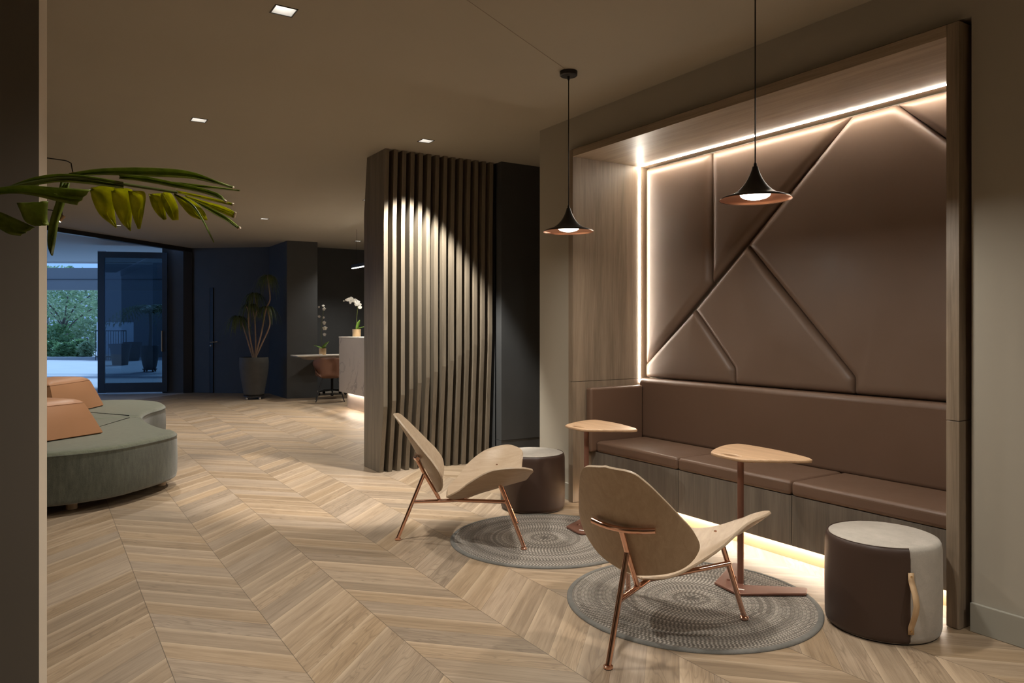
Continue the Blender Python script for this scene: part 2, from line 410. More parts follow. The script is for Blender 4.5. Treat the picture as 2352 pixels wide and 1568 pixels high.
# far end of the lobby
struct(MB().prism([(3.93, 14.07), (4.485, 13.97), (4.56, 15.6), (4.0, 15.6), (3.93, 15.34)], 0, CZ).build('column', M['wall_dark'], smooth=0))
def segbox(mb, p, q, th, z0, z1):
    p, q = Vector((*p, 0)), Vector((*q, 0)); n = Vector((-(q - p).y, (q - p).x, 0)).normalized() * th
    return mb.prism([p[:2], q[:2], (q + n)[:2], (p + n)[:2]], z0, z1)
wb = MB(); A0, B0 = Vector((2.64, 16.46)), Vector((3.94, 15.35)); L0 = B0 - A0
segbox(wb, A0, B0, .15, 0, CZ)
struct(wb.build('wall_back', M['wall_dark'], smooth=0))
n0 = Vector((L0.y, -L0.x)).normalized()     # towards the lobby is -n
nn = Vector((-L0.y, L0.x)).normalized() * .05
d2 = segbox(MB(), A0 + L0 * .10 - nn * .6, A0 + L0 * .245 - nn * .6, .028, .005, 2.16)
door2 = struct(d2.build('door_2', M['wall_dark'], smooth=0))
hp = A0 + L0 * .265 - nn * .1
segbox(MB(), A0 + L0 * .247 - nn * .5, A0 + L0 * .285 - nn * .5, .023, .001, 2.16).build('door_gap_shade', M['black'], door2, smooth=0)  # black strip stands in for the shaded gap of the ajar door
hk = A0 + L0 * .275 - nn * 1.2
MB().tube([(hk.x - .02, hk.y, 1.04), (hk.x - .02, hk.y - .06, 1.04), (hk.x + .1, hk.y - .1, 1.05)], .012).ball((hk.x - .01, hk.y - .03, .97), .025).build('door_handle', M['steel'], door2)
struct(MB().box(4.5, 8, 14.9, 15.05, .0, CZ).build('wall_alcove', M['wall_dark'], smooth=0))
struct(MB().box(4.5, 8, 14.86, 14.9, 0, .05).build('baseboard_alcove', M['pouf_fabric'], smooth=0))  # pale colour stands in for the light along the floor here
# entrance: lintel along the glazed front, side wall of the porch
lin = segbox(MB(), (2.64, 16.46), (-4, 10.12), -.12, 2.905, CZ + .1)
struct(lin.build('trim_2', M['black'], smooth=0))
struct(segbox(MB(), (2.12, 16.72), (2.64, 16.46), .2, 0, CZ + .1).build('wall_porch', M['wall_dark'], smooth=0))
struct(segbox(MB(), (2.48, 16.44), (2.64, 16.40), .06, 0, CZ - .08).build('trim_3', M['black'], smooth=0))
struct(segbox(MB(), (-.02, 13.92), (-4, 10.12), -.1, 0, 2.905).build('wall_entrance', M['door_frame'], smooth=0))

# ------------------------------------------------------------------ downlights
dl = None
place = ['near the top edge, the largest in the photo', 'over the green sofa, second along the row above it',
         'above the palm leaf, third along the row over the sofa', 'between palm leaf and entrance, fourth along the row', 'just behind the hanging palm leaflets near the entrance',
         'directly in front of the slatted screen', 'above the reception counter by the linear pendant', 'overhead nearest the viewer in the sofa row', 'behind the viewer in the sofa row',
         'over the reception counter behind the slatted screen', 'over the floor between sofa and reception', 'added as unseen front fill beside the right wall, behind the viewer', 'over the floor in front of the back column']
for i, (x, y) in enumerate(DL):
    lab = 'square recessed ceiling downlight ' + place[i]
    if dl is None:
        dl = thing('downlight', lab, 'downlight', (x, y, CZ), 0, 'square recessed downlights')
        e = .052; f = .058
        fr = MB()
        for (x0, x1, y0, y1) in ((-f, f, -f, -e), (-f, f, e, f), (-f, -e, -e, e), (e, f, -e, e)): fr.box(x0, x1, y0, y1, -.003, .01)
        fr.build('trim_frame', M['black'], dl, smooth=0)
        MB().add([(-e, -e, 0), (e, -e, 0), (e, e, 0), (-e, e, 0), (-.03, -.03, .075), (.03, -.03, .075), (.03, .03, .075), (-.03, .03, .075)],
                 [(0, 1, 5, 4), (1, 2, 6, 5), (2, 3, 7, 6), (3, 0, 4, 7)]).build('reflector', M['reflector'], dl, smooth=0, solid=.001)
        MB().lathe([(.0001, .074), (.026, .074), (.026, .08), (.0001, .08)], 20).build('led_lens', M['spot_white'], dl)
    else:
        dup(dl, (x, y, CZ), 0, lab)
    pw = {0: 185, 1: 185, 2: 190, 5: 560, 6: 170, 9: 430, 10: 150, 4: 90, 3: 200, 7: 140, 8: 230, 11: 130, 12: 170}.get(i, 200)
    sz = {5: 74}.get(i, 116); rot = (math.radians(9), 0, 0) if i == 5 else (0, 0, 0)
    light('downlight_beam', 'SPOT', (x, y, CZ - .006), pw, (1, .955, .865), rot, spot_size=math.radians(sz), spot_blend=.35 if i == 5 else .9, shadow_soft_size=.03)

# ------------------------------------------------------------------ pendants
def pendant(label, x, y, z):
    t = thing('pendant_lamp', label, 'pendant lamp', (x, y, z), 0, 'trumpet pendants over the seating')
    prof = [(.160, -.004), (.1555, .0035), (.142, .0095), (.125, .0145), (.108, .0195), (.092, .027), (.078, .0365), (.066, .047), (.054, .060), (.043, .075), (.034, .090), (.026, .106), (.020, .121), (.0155, .135), (.013, .147)]
    MB().lathe(prof + [(.0001, .147)], 64).build('shade', M['black'], t, 60)
    MB().lathe([(.1605, -.0045), (.1560, .002), (.142, .0078), (.125, .0127), (.108, .0176), (.092, .0248), (.076, .034), (.0001, .034)], 64).build('reflector', M['copper_matt'], t, 60)
    MB().lathe([(.0001, -.004), (.03, -.002), (.052, .004), (.064, .012), (.068, .022), (.068, .03), (.0001, .03)], 48).build('diffuser', M['lamp_white'], t)
    MB().lathe([(.0001, .146), (.0075, .146), (.0075, .160), (.004, .166), (.0001, .166)], 20).build('ferrule', M['black'], t)
    MB().tube([(0, 0, .164), (0, 0, CZ - z - .02)], .0032, 8).build('cord', M['black'], t)
    h = CZ - z
    MB().lathe([(.0001, h - .03), (.05, h - .03), (.056, h - .025), (.057, h - .003), (.057, h - .0005), (.0001, h - .0005)], 48).lathe([(.0001, h - .055), (.0065, h - .055), (.008, h - .03)], 16).build('canopy', M['black'], t)
    light('pendant_glow', 'AREA', (x, y, z - .012), 15.5, (1, .94, .84), shape='DISK', size=.12)
    return t
pendant('black trumpet pendant lamp hanging beside the slatted screen, its round ceiling canopy in view', 2.845, 3.79, 1.962)
pendant('black trumpet pendant lamp hanging in front of the leather wall panels', 2.765, 2.262, 1.938)

# ------------------------------------------------------------------ seating alcove
al = thing('alcove_surround', 'grey brown oak surround framing the leather seating alcove', 'alcove frame', (0, 0, 0))
X0, X1 = 3.452, 4.245
MB().box(X0, X1, 4.545, 4.6, .002, .9285).build('jamb_foot', M['veneer_v'], al, smooth=0, bevel=.0015)
MB().box(X0, X1, 4.545, 4.6, .9315, 2.715).build('jamb', M['veneer_v'], al, smooth=0, bevel=.0015)
MB().box(X0, X1, 1.709, 1.765, .002, .9285).build('jamb_foot', M['veneer_v'], al, smooth=0, bevel=.0015)
MB().box(X0, X1, 1.709, 1.765, .9315, 2.715).build('jamb', M['veneer_v'], al, smooth=0, bevel=.0015)
MB().box(X0, X1, 1.765, 4.545, 2.66, 2.715).build('head_board', M['veneer_h'], al, smooth=0, bevel=.0015)
tag(MB().box(4.128, 4.142, 4.5405, 4.5449, .90, 2.655).build('light_strip', M['led_white'], smooth=0), 'upright glowing light strip on the left jamb of the alcove', 'light strip')
tag(MB().box(4.119, 4.132, 1.77, 4.54, 2.6555, 2.6599).build('light_strip', M['led_white'], smooth=0), 'long level glowing light strip along the alcove soffit', 'light strip')

def inset(poly, d):
    n = len(poly); out = []
    for i in range(n):
        p, q, r = Vector(poly[i - 1]), Vector(poly[i]), Vector(poly[(i + 1) % n])
        e1, e2 = (q - p).normalized(), (r - q).normalized()
        n1, n2 = Vector((-e1.y, e1.x)), Vector((-e2.y, e2.x))
        m = (n1 + n2); k = m.length_squared
        m = m * (2 / k) if k > 1e-6 else n1
        if m.length > 2.2: m = m.normalized() * 2.2
        out.append(q + m * d)
    return out
def rounded(poly, r, n=5):
    out = []
    k = len(poly)
    for i in range(k):
        p, q, s_ = Vector(poly[i - 1]), Vector(poly[i]), Vector(poly[(i + 1) % k])
        r1 = min(r, (p - q).length * .4, (s_ - q).length * .4)
        a_, b_ = q + (p - q).normalized() * r1, q + (s_ - q).normalized() * r1
        for j in range(n + 1):
            t = j / n; out.append(a_ * (1 - t) ** 2 + q * 2 * t * (1 - t) + b_ * t * t)
    return out
def area(p): return sum(p[i - 1][0] * p[i][1] - p[i][0] * p[i - 1][1] for i in range(len(p))) / 2
def padded(poly, x, depth, name, mat, r=.02, roll=.085):
    """a leather pad on the back wall: poly in (y, z), its face bulging to -x"""
    if area(poly) < 0: poly = poly[::-1]
    base = [tuple(q) for q in inset(poly, .002)]; poly = rounded(base, r)
    mb = MB(); rings = []
    for a_ in (0, 1, 2, 3, 4, 5, 6, 7):
        t = a_ / 7; ins = roll * (1 - math.cos(t * PI / 2)); dp = depth * math.sin(t * PI / 2)
        rings.append([(x - dp, p.x, p.y) for p in rounded(inset(base, ins), r + ins * .25)])
    n = len(poly); vs = [(x + .03, p.x, p.y) for p in poly]; fs = []
    for rg in rings: vs += rg
    for k in range(len(rings)):
        for i in range(n):
            j = (i + 1) % n; fs.append((k * n + i, k * n + j, (k + 1) * n + j, (k + 1) * n + i))
    c0 = len(rings) * n
    last = vs[c0:c0 + n]; a2 = sum(last[i - 1][1] * last[i][2] - last[i][1] * last[i - 1][2] for i in range(n)) / 2
    cy = sum((last[i - 1][1] + last[i][1]) * (last[i - 1][1] * last[i][2] - last[i][1] * last[i - 1][2]) for i in range(n)) / (6 * a2)
    cz = sum((last[i - 1][2] + last[i][2]) * (last[i - 1][1] * last[i][2] - last[i][1] * last[i - 1][2]) for i in range(n)) / (6 * a2)
    vs.append((last[0][0], cy, cz)); fs += [(c0 + i, c0 + (i + 1) % n, c0 + n) for i in range(n)]; fs.append(tuple(range(n - 1, -1, -1)))
    return mb.add(vs, fs).build(name, mat, smooth=50)
S = 1.0121
def sc_(pts): return [(y * S, 1.35 + (z - 1.35) * S) for y, z in pts]
R_ = 1.768 / S; TOP = 2.63; BOT = .944
panels = [
 ('tall leather wall panel beside the upright light strip', [(4.476, TOP), (3.783, TOP), (3.774, 1.671), (4.476, 1.051)]),
 ('triangular leather wall panel behind the front pendant, hanging from the soffit', [(3.774, TOP), (2.668, TOP), (3.774, 1.671)]),
 ('largest leather wall panel, filling the right of the alcove', [(2.668, TOP), (2.399, TOP), (R_, 2.02), (R_, BOT), (2.653, BOT), (2.653, 1.046), (3.454, 1.923)]),
 ('small leather wall panel in the top right corner of the alcove', [(2.399, TOP), (R_, TOP), (R_, 2.02)]),
 ('middle leather wall panel low between the two diagonal seams', [(3.454, 1.923), (2.653, 1.046), (2.653, BOT), (3.560, BOT), (3.565, 1.058), (3.941, 1.484)]),
 ('low leather wall panel in the bottom left corner above the bench back', [(4.476, 1.051), (3.941, 1.484), (3.565, 1.058), (3.560, BOT), (4.476, BOT)])]
for (lab, p), rl in zip(panels, (.075, .075, .065, .06, .052, .052)):
    tag(padded(sc_(p), 4.212, .042, 'wall_panel', M['panel_leather'], .015, rl), lab, 'wall panel', 'quilted leather wall panels')

# bench
bn = thing('bench', 'built in bench base of dark oak fronts with a glowing kick space', 'bench', (0, 0, 0))
MB().box(3.66, 4.24, 1.77, 4.54, .10, .382).build('carcass', M['bench_wood'], bn, smooth=0)
for y0, y1 in ((1.768, 2.714), (2.718, 3.608), (3.612, 4.543)):
    MB().box(3.632, 3.66, y0, y1, .097, .385).build('front_panel', M['bench_wood'], bn, smooth=0, bevel=.0015)
MB().box(3.70, 3.72, 1.768, 4.543, .001, .10).build('plinth', M['kick_board'], bn, smooth=0)
MB().box(3.665, 3.69, 1.79, 4.52, .094, .099).build('kick_light', M['kick_led'], bn, smooth=0)
def cushion(name, x0, x1, y0, y1, z0, z1, mat, r=.03, puff=.0, piping=False, parent=None):
    o = MB().box(x0, x1, y0, y1, z0, z1).build(name, mat, parent, smooth=60, bevel=r, bseg=5)
    return o
for lab, y0, y1 in (('brown leather seat cushion at the far left end of the bench', 3.612, 4.475), ('brown leather seat cushion in the middle of the bench', 2.718, 3.608), ('brown leather seat cushion at the right end of the bench beside the oak post', 1.768, 2.714)):
    t = thing('seat_cushion', lab, 'seat cushion', (0, 0, 0), 0, 'seat cushions on the bench')
    cushion('cushion_body', 3.622, 4.125, y0, y1, .386, .468, M['bench_leather'], .022, parent=t)
    MB().tube([(3.6245, y0 + .012, .452), (3.6245, y1 - .012, .452)], .0022, 6).build('piping', M['bench_leather'], t)
tag(cushion('bench_back_cushion', 4.118, 4.24, 1.768, 4.543, .45, .936, M['bench_leather'], .035), 'long brown leather back cushion along the bench', 'back cushion')
tag(cushion('bench_side_cushion', 3.575, 4.116, 4.478, 4.543, .386, .882, M['bench_leather'], .02), 'upright brown leather end cushion against the left jamb of the alcove', 'side cushion')

# ------------------------------------------------------------------ slatted screen
sl = thing('slatted_screen', 'tall slatted oak screen with bent upright fins from floor to ceiling', 'screen', (0, 0, 0))
NS = 14
for i in range(NS):
    q = i / (NS - 1)
    x0 = 2.652 + .0842 * i; wd = .040
    top = 6.305 - .025 * q; mid = 6.345 - .045 * q; zk2 = 2.30; zk = .62 + .66 * q; bot = 6.445 - .07 * q
    back = 6.83 if i == 0 else 6.60
    pr = [(top, CZ - .001), (mid - .004, zk2), (mid, zk), (bot, .001), (back, .001), (back, 2.45), (back - .075, CZ - .001)]
    n = len(pr)
    MB().add([(x0, y, z) for y, z in pr] + [(x0 + wd, y, z) for y, z in pr],
             [tuple(range(n)), tuple(range(2 * n - 1, n - 1, -1))] + [(j, (j + 1) % n, n + (j + 1) % n, n + j) for j in range(n)]).build('slat', M['slat_wood'], sl, smooth=0, bevel=.0015)
MB().box(2.70, 3.82, 6.605, 6.66, .001, CZ - .001).build('backing_panel', M['wall_dark'], sl, smooth=0)

# ------------------------------------------------------------------ rugs
def rug(label, x, y, R, rz):
    t = thing('round_rug', label, 'rug', (x, y, 0), rz, 'round braided rugs')
    MB().lathe([(.0001, .009), (R * .5, .009), (R - .028, .009), (R - .024, .006), (R - .024, .001), (.0001, .001)], 96).build('braided_field', M['rug'], t, 30)
    MB().lathe([(R - .026, .002), (R - .026, .010), (R - .02, .0115), (R - .006, .0105), (R, .006), (R, .001), (R - .02, .0005)], 96).build('binding', M['rug_edge'], t, 60)
    return t
rug('round grey braided rug under the far lounge chair, beside the stool at the slatted screen', 2.71, 3.872, .596, .5)
rug('round grey braided rug in front, under the near lounge chair seen from behind', 2.713, 2.612, .61, 2.0)

# ------------------------------------------------------------------ lounge chairs
SEAT = [(0.309, 0.0, 0.275), (0.316, 0.128, 0.301), (0.384, 0.222, 0.356), (0.454, 0.306, 0.426), (0.574, 0.369, 0.502), (0.718, 0.422, 0.527), (0.80, 0.385, 0.512), (0.826, 0.335, 0.492), (0.815, 0.265, 0.462)]
FRONT = [(0.824, 0.356, 0.502), (0.782, 0.188, 0.432), (0.798, 0.0, 0.378)]
BK = dict(b=(0.2537, 0.3031), t=(-0.0248, 0.8032), bow=.0089, w=[0, 0.1885, 0.2657, 0.2615, 0.2289, 0.1873, 0.1433, 0.096, 0], k=1.2416, ts=[0, .06, .2, .36, .52, .7, .86, .96, 1.])
def zc(s):
    P_ = [(.309, .268), (.36, .262), (.43, .272), (.53, .302), (.65, .343), (.798, .378)]
    for (a_, z1), (b_, z2) in zip(P_, P_[1:]):
        if s <= b_: return z1 + (z2 - z1) * (s - a_) / (b_ - a_)
    return .378
def chair_mesh_seat():
    e = catmull(SEAT, 7); n = len(e); rows = []
    for i, p in enumerate(e):
        t = i / (n - 1)
        s_c = .309 + (.798 - .309) * (t ** 1.12)
        zz = zc(s_c); row = []
        for j in range(33):
            q = -1 + 2 * j / 32
            a_ = abs(q)
            k = a_ ** 1.9
            row.append((s_c + (p.x - s_c) * k, q * max(p.y, .004), zz + (p.z - zz) * k))
        rows.append(row)
    return MB().grid(rows)
def chair_mesh_back():
    ts, ws = BK['ts'], BK['w']; b, t = Vector(BK['b']), Vector(BK['t']); d = t - b; nrm = Vector((d.y, -d.x)).normalized()
    cp = catmull([(a_, w_, 0) for a_, w_ in zip(ts, ws)], 7); rows = []
    for p in cp:
        tt, hw = p.x, max(p.y, .004)
        ax = b + d * tt + nrm * BK['bow'] * 4 * tt * (1 - tt); row = []
        for j in range(33):
            y = hw * (-1 + 2 * j / 32); o = ax + nrm * (BK['k'] * y * y)
            row.append((o.x, y, o.y))
        rows.append(row)
    return MB().grid(rows)
def make_chair(label, x, y, rz, zf):
    t = thing('lounge_chair', label, 'lounge chair', (x, y, 0), rz, 'shell lounge chairs with copper legs')
    chair_mesh_seat().build('seat', M['oak'], t, 60, solid=.011, bevel=.003)
    chair_mesh_back().build('backrest', M['oak_back'], t, 60, solid=.011, bevel=.003)
    r = .0118
    d = Vector(BK['t']) - Vector(BK['b']); nr = Vector((d.y, -d.x)).normalized()
    def off(s, z, y): 
        o = Vector((s, z)) + nr * (BK['k'] * y * y); return (o.x, y, o.y)
    sd_ = nr * -.019
    fr = MB().tube([(.131 + sd_.x, 0, .53 + sd_.y), (.18 + sd_.x * .9, 0, .432 + sd_.y * .9), (.262 + sd_.x * .2, 0, .262)], r)
    fr.tube([(.098, 0, .2415), (.25, 0, .2435), (.39, 0, .247)], r).tube([(.384, 0, .2465), (.44, .055, .2555), (.668, .262, .291)], r).tube([(.384, 0, .2465), (.44, -.055, .2555), (.668, -.262, .291)], r)
    fr.ball((.262, 0, .25), .014)
    fr.build('frame', M['copper'], t, 60)
    MB().tube([off(.127 + sd_.x * 1.05, .535 + sd_.y * 1.05, yy) for yy in (-.142, -.1, -.05, 0, .05, .1, .142)], .0125).build('back_bar', M['copper'], t, 60)
    def leg(p0, p1, z_f):
        p0, p1 = Vector(p0), Vector(p1); p1.z = z_f
        l = MB().tube([p0, p1 + Vector((0, 0, .014))], r).build('leg', M['copper'], t, 60)
        MB().lathe([(.0001, .003), (.019, .003), (.019, .012), (.013, .016), (.0001, .016)], 20, tuple(p1)).build('foot_glide', M['copper'], l, 50)
        MB().lathe([(.0001, .0003), (.0185, .0003), (.0185, .003), (.0001, .003)], 20, tuple(p1)).build('rubber_pad', M['black'], l)
    leg((.168, 0, .424), (0, 0, 0), 0.)
    for s_ in (1, -1):
        leg((.634, .235 * s_, .388), (.775, .292 * s_, 0), zf)
        MB().ball((.640, .205 * s_, .4315), .0075, 10, 6, (1, 1, .55)).build('bolt', M['copper'], t)
    return t
make_chair('oak shell lounge chair seen side on, in front of the slatted screen', 1.913, 4.346, math.radians(-28), .0095)
make_chair('oak shell lounge chair with its back to the viewer on the near rug', 1.895, 2.264, math.radians(22.4), .0095)

# ------------------------------------------------------------------ laptop tables
TT = [(2.998, 2.741), (3.077, 2.791), (3.208, 2.847), (3.308, 2.856), (3.347, 2.812), (3.343, 2.604), (3.296, 2.394), (3.263, 2.325), (3.238, 2.305), (3.184, 2.325), (3.071, 2.405), (2.971, 2.483), (2.954, 2.537), (2.958, 2.625), (2.975, 2.707)]
SLOT = [(3.012, 2.684), (3.032, 2.655), (3.03, 2.602), (3.015, 2.558), (2.99, 2.582), (2.988, 2.628)]
def side_table(label, ox, oy, z0):
    px, py = 3.052, 2.6
    t = thing('side_table', label, 'side table', (px + ox, py + oy, z0), 0, 'laptop tables in front of the bench')
    def loc(pts, n=6):
        c = catmull([(x - px, y - py, 0) for x, y in pts + pts[:3]], n)
        return [p[:2] for p in c[n:n + n * len(pts)]]
    plate('table_top', loc(TT), [loc(SLOT)], .674 - z0, .691 - z0, M['table_oak'], t, .006)
    MB().tube([(.012, 0, .012), (.012, 0, .676 - z0)], .0165, 20).build('post', M['terracotta'], t)
    base = [(2.956, 2.679), (3.285, 2.845), (3.303, 2.835), (3.292, 2.79), (3.055, 2.572), (3.285, 2.38), (3.283, 2.36), (3.225, 2.324), (3.21, 2.323), (2.94, 2.495), (2.93, 2.515)]
    MB().prism([(x - px, y - py) for x, y in base], .0005, .013).build('base_plate', M['terracotta'], t, 30, bevel=.003)
    MB().prism([(-.085, -.045), (-.062, -.085), (-.050, -.078), (-.073, -.038)], .013, .0135).build('base_label', M['white_paper'], t, 0)
    for bx, by in ((-.01, .06), (.055, .075)):
        MB().lathe([(.0001, .02), (.008, .02), (.01, .013)], 14, (bx, by, 0)).build('screw_cap', M['terracotta'], t)
    return t
side_table('copper side table with oak top on the near rug, before the middle seat cushion', 0, 0, .0118)
side_table('copper side table with oak top by the left jamb of the alcove', .0, 1.285, .0118)

# ------------------------------------------------------------------ poufs
def pouf(label, x, y, rz, arc):
    t = thing('pouf', label, 'pouf', (x, y, 0), rz, 'round leather and linen poufs')
    R = .238
    MB().lathe([(.0001, .006), (R - .012, .006), (R - .006, .012), (R, .035), (R + .002, .2), (R, .375), (R - .003, .397), (R - .010, .409), (R - .026, .415), (.0001, .4175)], 72).build('body', M['pouf_fabric'], t, 50)
    MB().lathe([(.0001, .0005), (R - .015, .0005), (R - .012, .006), (.0001, .006)], 60).build('base', M['black'], t)
    R2 = R + .0025
    MB().lathe([(R - .008, .009), (R2 - .003, .018), (R2, .036), (R2 + .002, .2), (R2, .375), (R2 - .002, .394), (R2 - .007, .406), (R2 - .012, .4115), (R2 - .016, .410)], 64, (0, 0, 0), 0., -arc).build('leather_wrap', M['pouf_leather'], t, 60)
    MB().tube([((R2 - .012) * math.cos(-arc * i / 48), (R2 - .012) * math.sin(-arc * i / 48), .4115) for i in range(49)], .0022, 6).build('piping', M['pouf_leather'], t)
    MB().tube([((R2 - .001 - (.01 if z > .39 else 0)), .0, z) for z in (.02, .1, .2, .3, .37, .395)], .0018, 6).build('seam', M['pouf_leather'], t)
    # carrying strap
    zs = [.055, .085, .11, .15, .19, .23, .262, .285, .315]; bl = [.002, .003, .016, .036, .046, .036, .016, .003, .002]; hw = .0125
    rows = []
    for z, b_ in zip(zs, bl):
        rr = R + .006 + b_
        rows.append([(rr, -hw, z), (rr, hw, z)])
    st = MB().grid(rows).build('strap', M['strap'], t, 60, solid=.004)
    for z in (.07, .30):
        m = MB().lathe([(.0001, .006), (.0035, .005), (.005, .0)], 12); m.xf(Matrix.Translation((R + .009, 0, z)) @ Matrix.Rotation(PI / 2, 4, 'Y')); m.build('rivet', M['brass'], st)
    return t
pouf('dark leather and pale linen pouf with a tan strap, beside the right oak post', 3.226, 1.931, math.radians(-122.9), math.radians(240))
pouf('round dark leather pouf with a pale linen top behind the side-on lounge chair', 3.12, 4.604, 0., math.radians(240))

# ------------------------------------------------------------------ sofa
so = thing('curved_sofa', 'curved green upholstered sofa island on short wooden feet', 'sofa', (0, 0, 0))
near = [(-1.5, 7.0), (-.9, 6.45), (-.4, 6.24), (.04, 6.17), (.28, 6.19), (.52, 6.29), (.78, 6.53), (.92, 6.70), (.985, 6.86), (.985, 7.0), (.94, 7.12), (.89, 7.4), (.862, 7.75), (.858, 8.2)]
far = [(.858, 8.2), (.90, 8.45), (.99, 8.72), (1.10, 8.93), (1.19, 9.17), (1.225, 9.45), (1.19, 9.8), (1.0, 10.12), (.65, 10.3), (0, 10.35), (-.8, 10.2), (-1.4, 9.8)]
def sofa_block(pts, closing, name):
    c = [tuple(p)[:2] for p in catmull([(*p, 0) for p in pts], 6)] + closing
    if area(c) < 0: c = c[::-1]
    prof = [(.03, .075), (.006, .09), (0, .115), (-.004, .25), (0, .40), (.003, .43), (.012, .447), (.03, .459), (.06, .465), (.12, .468)]
    rings = [[(*p, z) for p in inset(c, d)] for d, z in prof]; n = len(c)
    vs = [q for rg in rings for q in rg]; k = len(rings)
    side = [(a_ * n + i, a_ * n + (i + 1) % n, (a_ + 1) * n + (i + 1) % n, (a_ + 1) * n + i) for a_ in range(5) for i in range(n)]
    topf = [(a_ * n + i, a_ * n + (i + 1) % n, (a_ + 1) * n + (i + 1) % n, (a_ + 1) * n + i) for a_ in range(5, k - 1) for i in range(n)] + [tuple(range((k - 1) * n, k * n))]
    bot = [tuple(range(n - 1, -1, -1))]
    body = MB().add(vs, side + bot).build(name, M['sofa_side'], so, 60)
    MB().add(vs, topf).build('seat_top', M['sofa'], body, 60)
    w_ = [(*p, .4325) for p in inset(c, .002)]
    MB().tube(w_ + [w_[0]], .0042, 6, False).build('welt', M['sofa_side'], body, 60)
sofa_block(near, [(.4, 8.2), (-1.0, 8.2), (-1.5, 7.6)], 'seat_section')
sofa_block(far, [(-1.4, 8.9), (-1.0, 8.205), (.4, 8.205)], 'seat_section')
for x, y in ((.198, 6.40), (.87, 6.93), (-.5, 6.5), (.7, 8.0), (1.05, 9.5), (.2, 10.1), (-1.1, 9.6), (-.8, 7.9)):
    MB().lathe([(.0001, .001), (.036, .001), (.038, .004), (.038, .08), (.0001, .08)], 24, (x, y, 0)).build('foot', M['leg_oak'], so)
def back_block(label, cx_, cy_, rz, L, Wd, Hh):
    t = thing('sofa_cushion', label, 'cushion', (cx_, cy_, .468), rz, 'tan leather sofa cushions')
    # block with battered sides: bottom L x Wd, front face along local x at y=0
    def ring(z, ins, yf, yb, bulge):
        x0, x1 = -L / 2 + ins, L / 2 - ins; p = []
        for k in range(9):
            q = k / 8; p.append((x0 + (x1 - x0) * q, yf - bulge * math.sin(PI * q)))
        for k in range(5):
            q = k / 4; p.append((x1 + bulge * .5 * math.sin(PI * q), yf + (yb - yf) * q))
        for k in range(9):
            q = k / 8; p.append((x1 + (x0 - x1) * q, yb + bulge * math.sin(PI * q)))
        for k in range(5):
            q = k / 4; p.append((x0 - bulge * .5 * math.sin(PI * q), yb + (yf - yb) * q))
        return [(x, y, z) for x, y in p]
    lv = [(0.001, .012, .012, Wd - .012, .0), (.012, .0, .0, Wd, .012), (Hh * .45, .045, .05, Wd - .05, .018), (Hh * .8, .085, .095, Wd - .09, .012), (Hh * .86, .095, .108, Wd - .10, .010)]
    rings = [ring(z, i_, a_, b_, g) for z, i_, a_, b_, g in lv]
    n = len(rings[0]); vs = [p for r_ in rings for p in r_]
    fs = [(k * n + i, k * n + (i + 1) % n, (k + 1) * n + (i + 1) % n, (k + 1) * n + i) for k in range(len(rings) - 1) for i in range(n)] + [tuple(range(n - 1, -1, -1))]
    body = MB().add(vs, fs).build('cushion_body', M['tan_leather'], t, 60, weld=True)
    lv2 = [(Hh * .86, .095, .108, Wd - .10, .010), (Hh * .92, .11, .125, Wd - .115, .008), (Hh * .97, .15, .16, Wd - .15, .004), (Hh, .22, .21, Wd - .2, 0)]
    rings = [ring(z, i_, a_, b_, g) for z, i_, a_, b_, g in lv2]; vs = [p for r_ in rings for p in r_]
    fs = [(k * n + i, k * n + (i + 1) % n, (k + 1) * n + (i + 1) % n, (k + 1) * n + i) for k in range(len(rings) - 1) for i in range(n)] + [tuple(range((len(rings) - 1) * n, len(rings) * n))]
    MB().add(vs, fs).build('top_panel', M['tan_leather'], body, 60, weld=True)
    s_ = ring(Hh * .86 + .001, .094, .107, Wd - .099, .010)
    MB().tube(s_ + [s_[0]], .003, 6, False).build('seam', M['tan_leather'], body)
    return t
an = math.atan2(.29, .39)
back_block('tan leather block cushion at the front of the sofa, the nearer one', .432 - .45 * math.cos(an), 6.996 - .45 * math.sin(an), an, .92, .62, .305)
an2 = math.radians(62)
back_block('tan leather block cushion behind the nearer one, toward the glass door', .60 - .5 * math.cos(an2), 9.44 - .5 * math.sin(an2), an2, 1.0, .62, .345)

# ------------------------------------------------------------------ hanging spotlight cluster above the sofa
ch = thing('spotlight_chandelier', 'slim dark wire chandelier with small spot heads above the sofa', 'chandelier', (-.3, 7.05, 0))
MB().tube([(0, 0, 2.15), (0, 0, CZ - .001)], .006).lathe([(.0001, 2.955), (.06, 2.955), (.06, 2.979), (.0001, 2.979)], 24).build('stem', M['black'], ch)
for (x, y, z, hx, hy, hz, dx) in ((.487, -.055, 2.698, .523, -.076, 2.606, -.03), (.45, -.03, 2.462, .475, -.045, 2.49, .0), (.45, -.03, 2.288, .45, -.02, 2.26, -.02)):
    a_ = MB().tube([(0, 0, z + .03), (x - .02, y, z), (x, y, z - .004), (x + (hx - x) * .7, y + (hy - y) * .7, z - .02), (hx, hy, hz)], .0045).build('arm', M['black'], ch)
    MB().tube([(hx + .012, hy, hz - .005), (hx - .012 + dx * .4, hy, hz - .05)], .017, 14).build('spot_head', M['bronze'], a_)
    MB().tube([(hx - .010 + dx * .4, hy, hz - .045), (hx - .014 + dx * .4, hy, hz - .054)], .0145, 14).build('lens', M['spot_white'], a_)

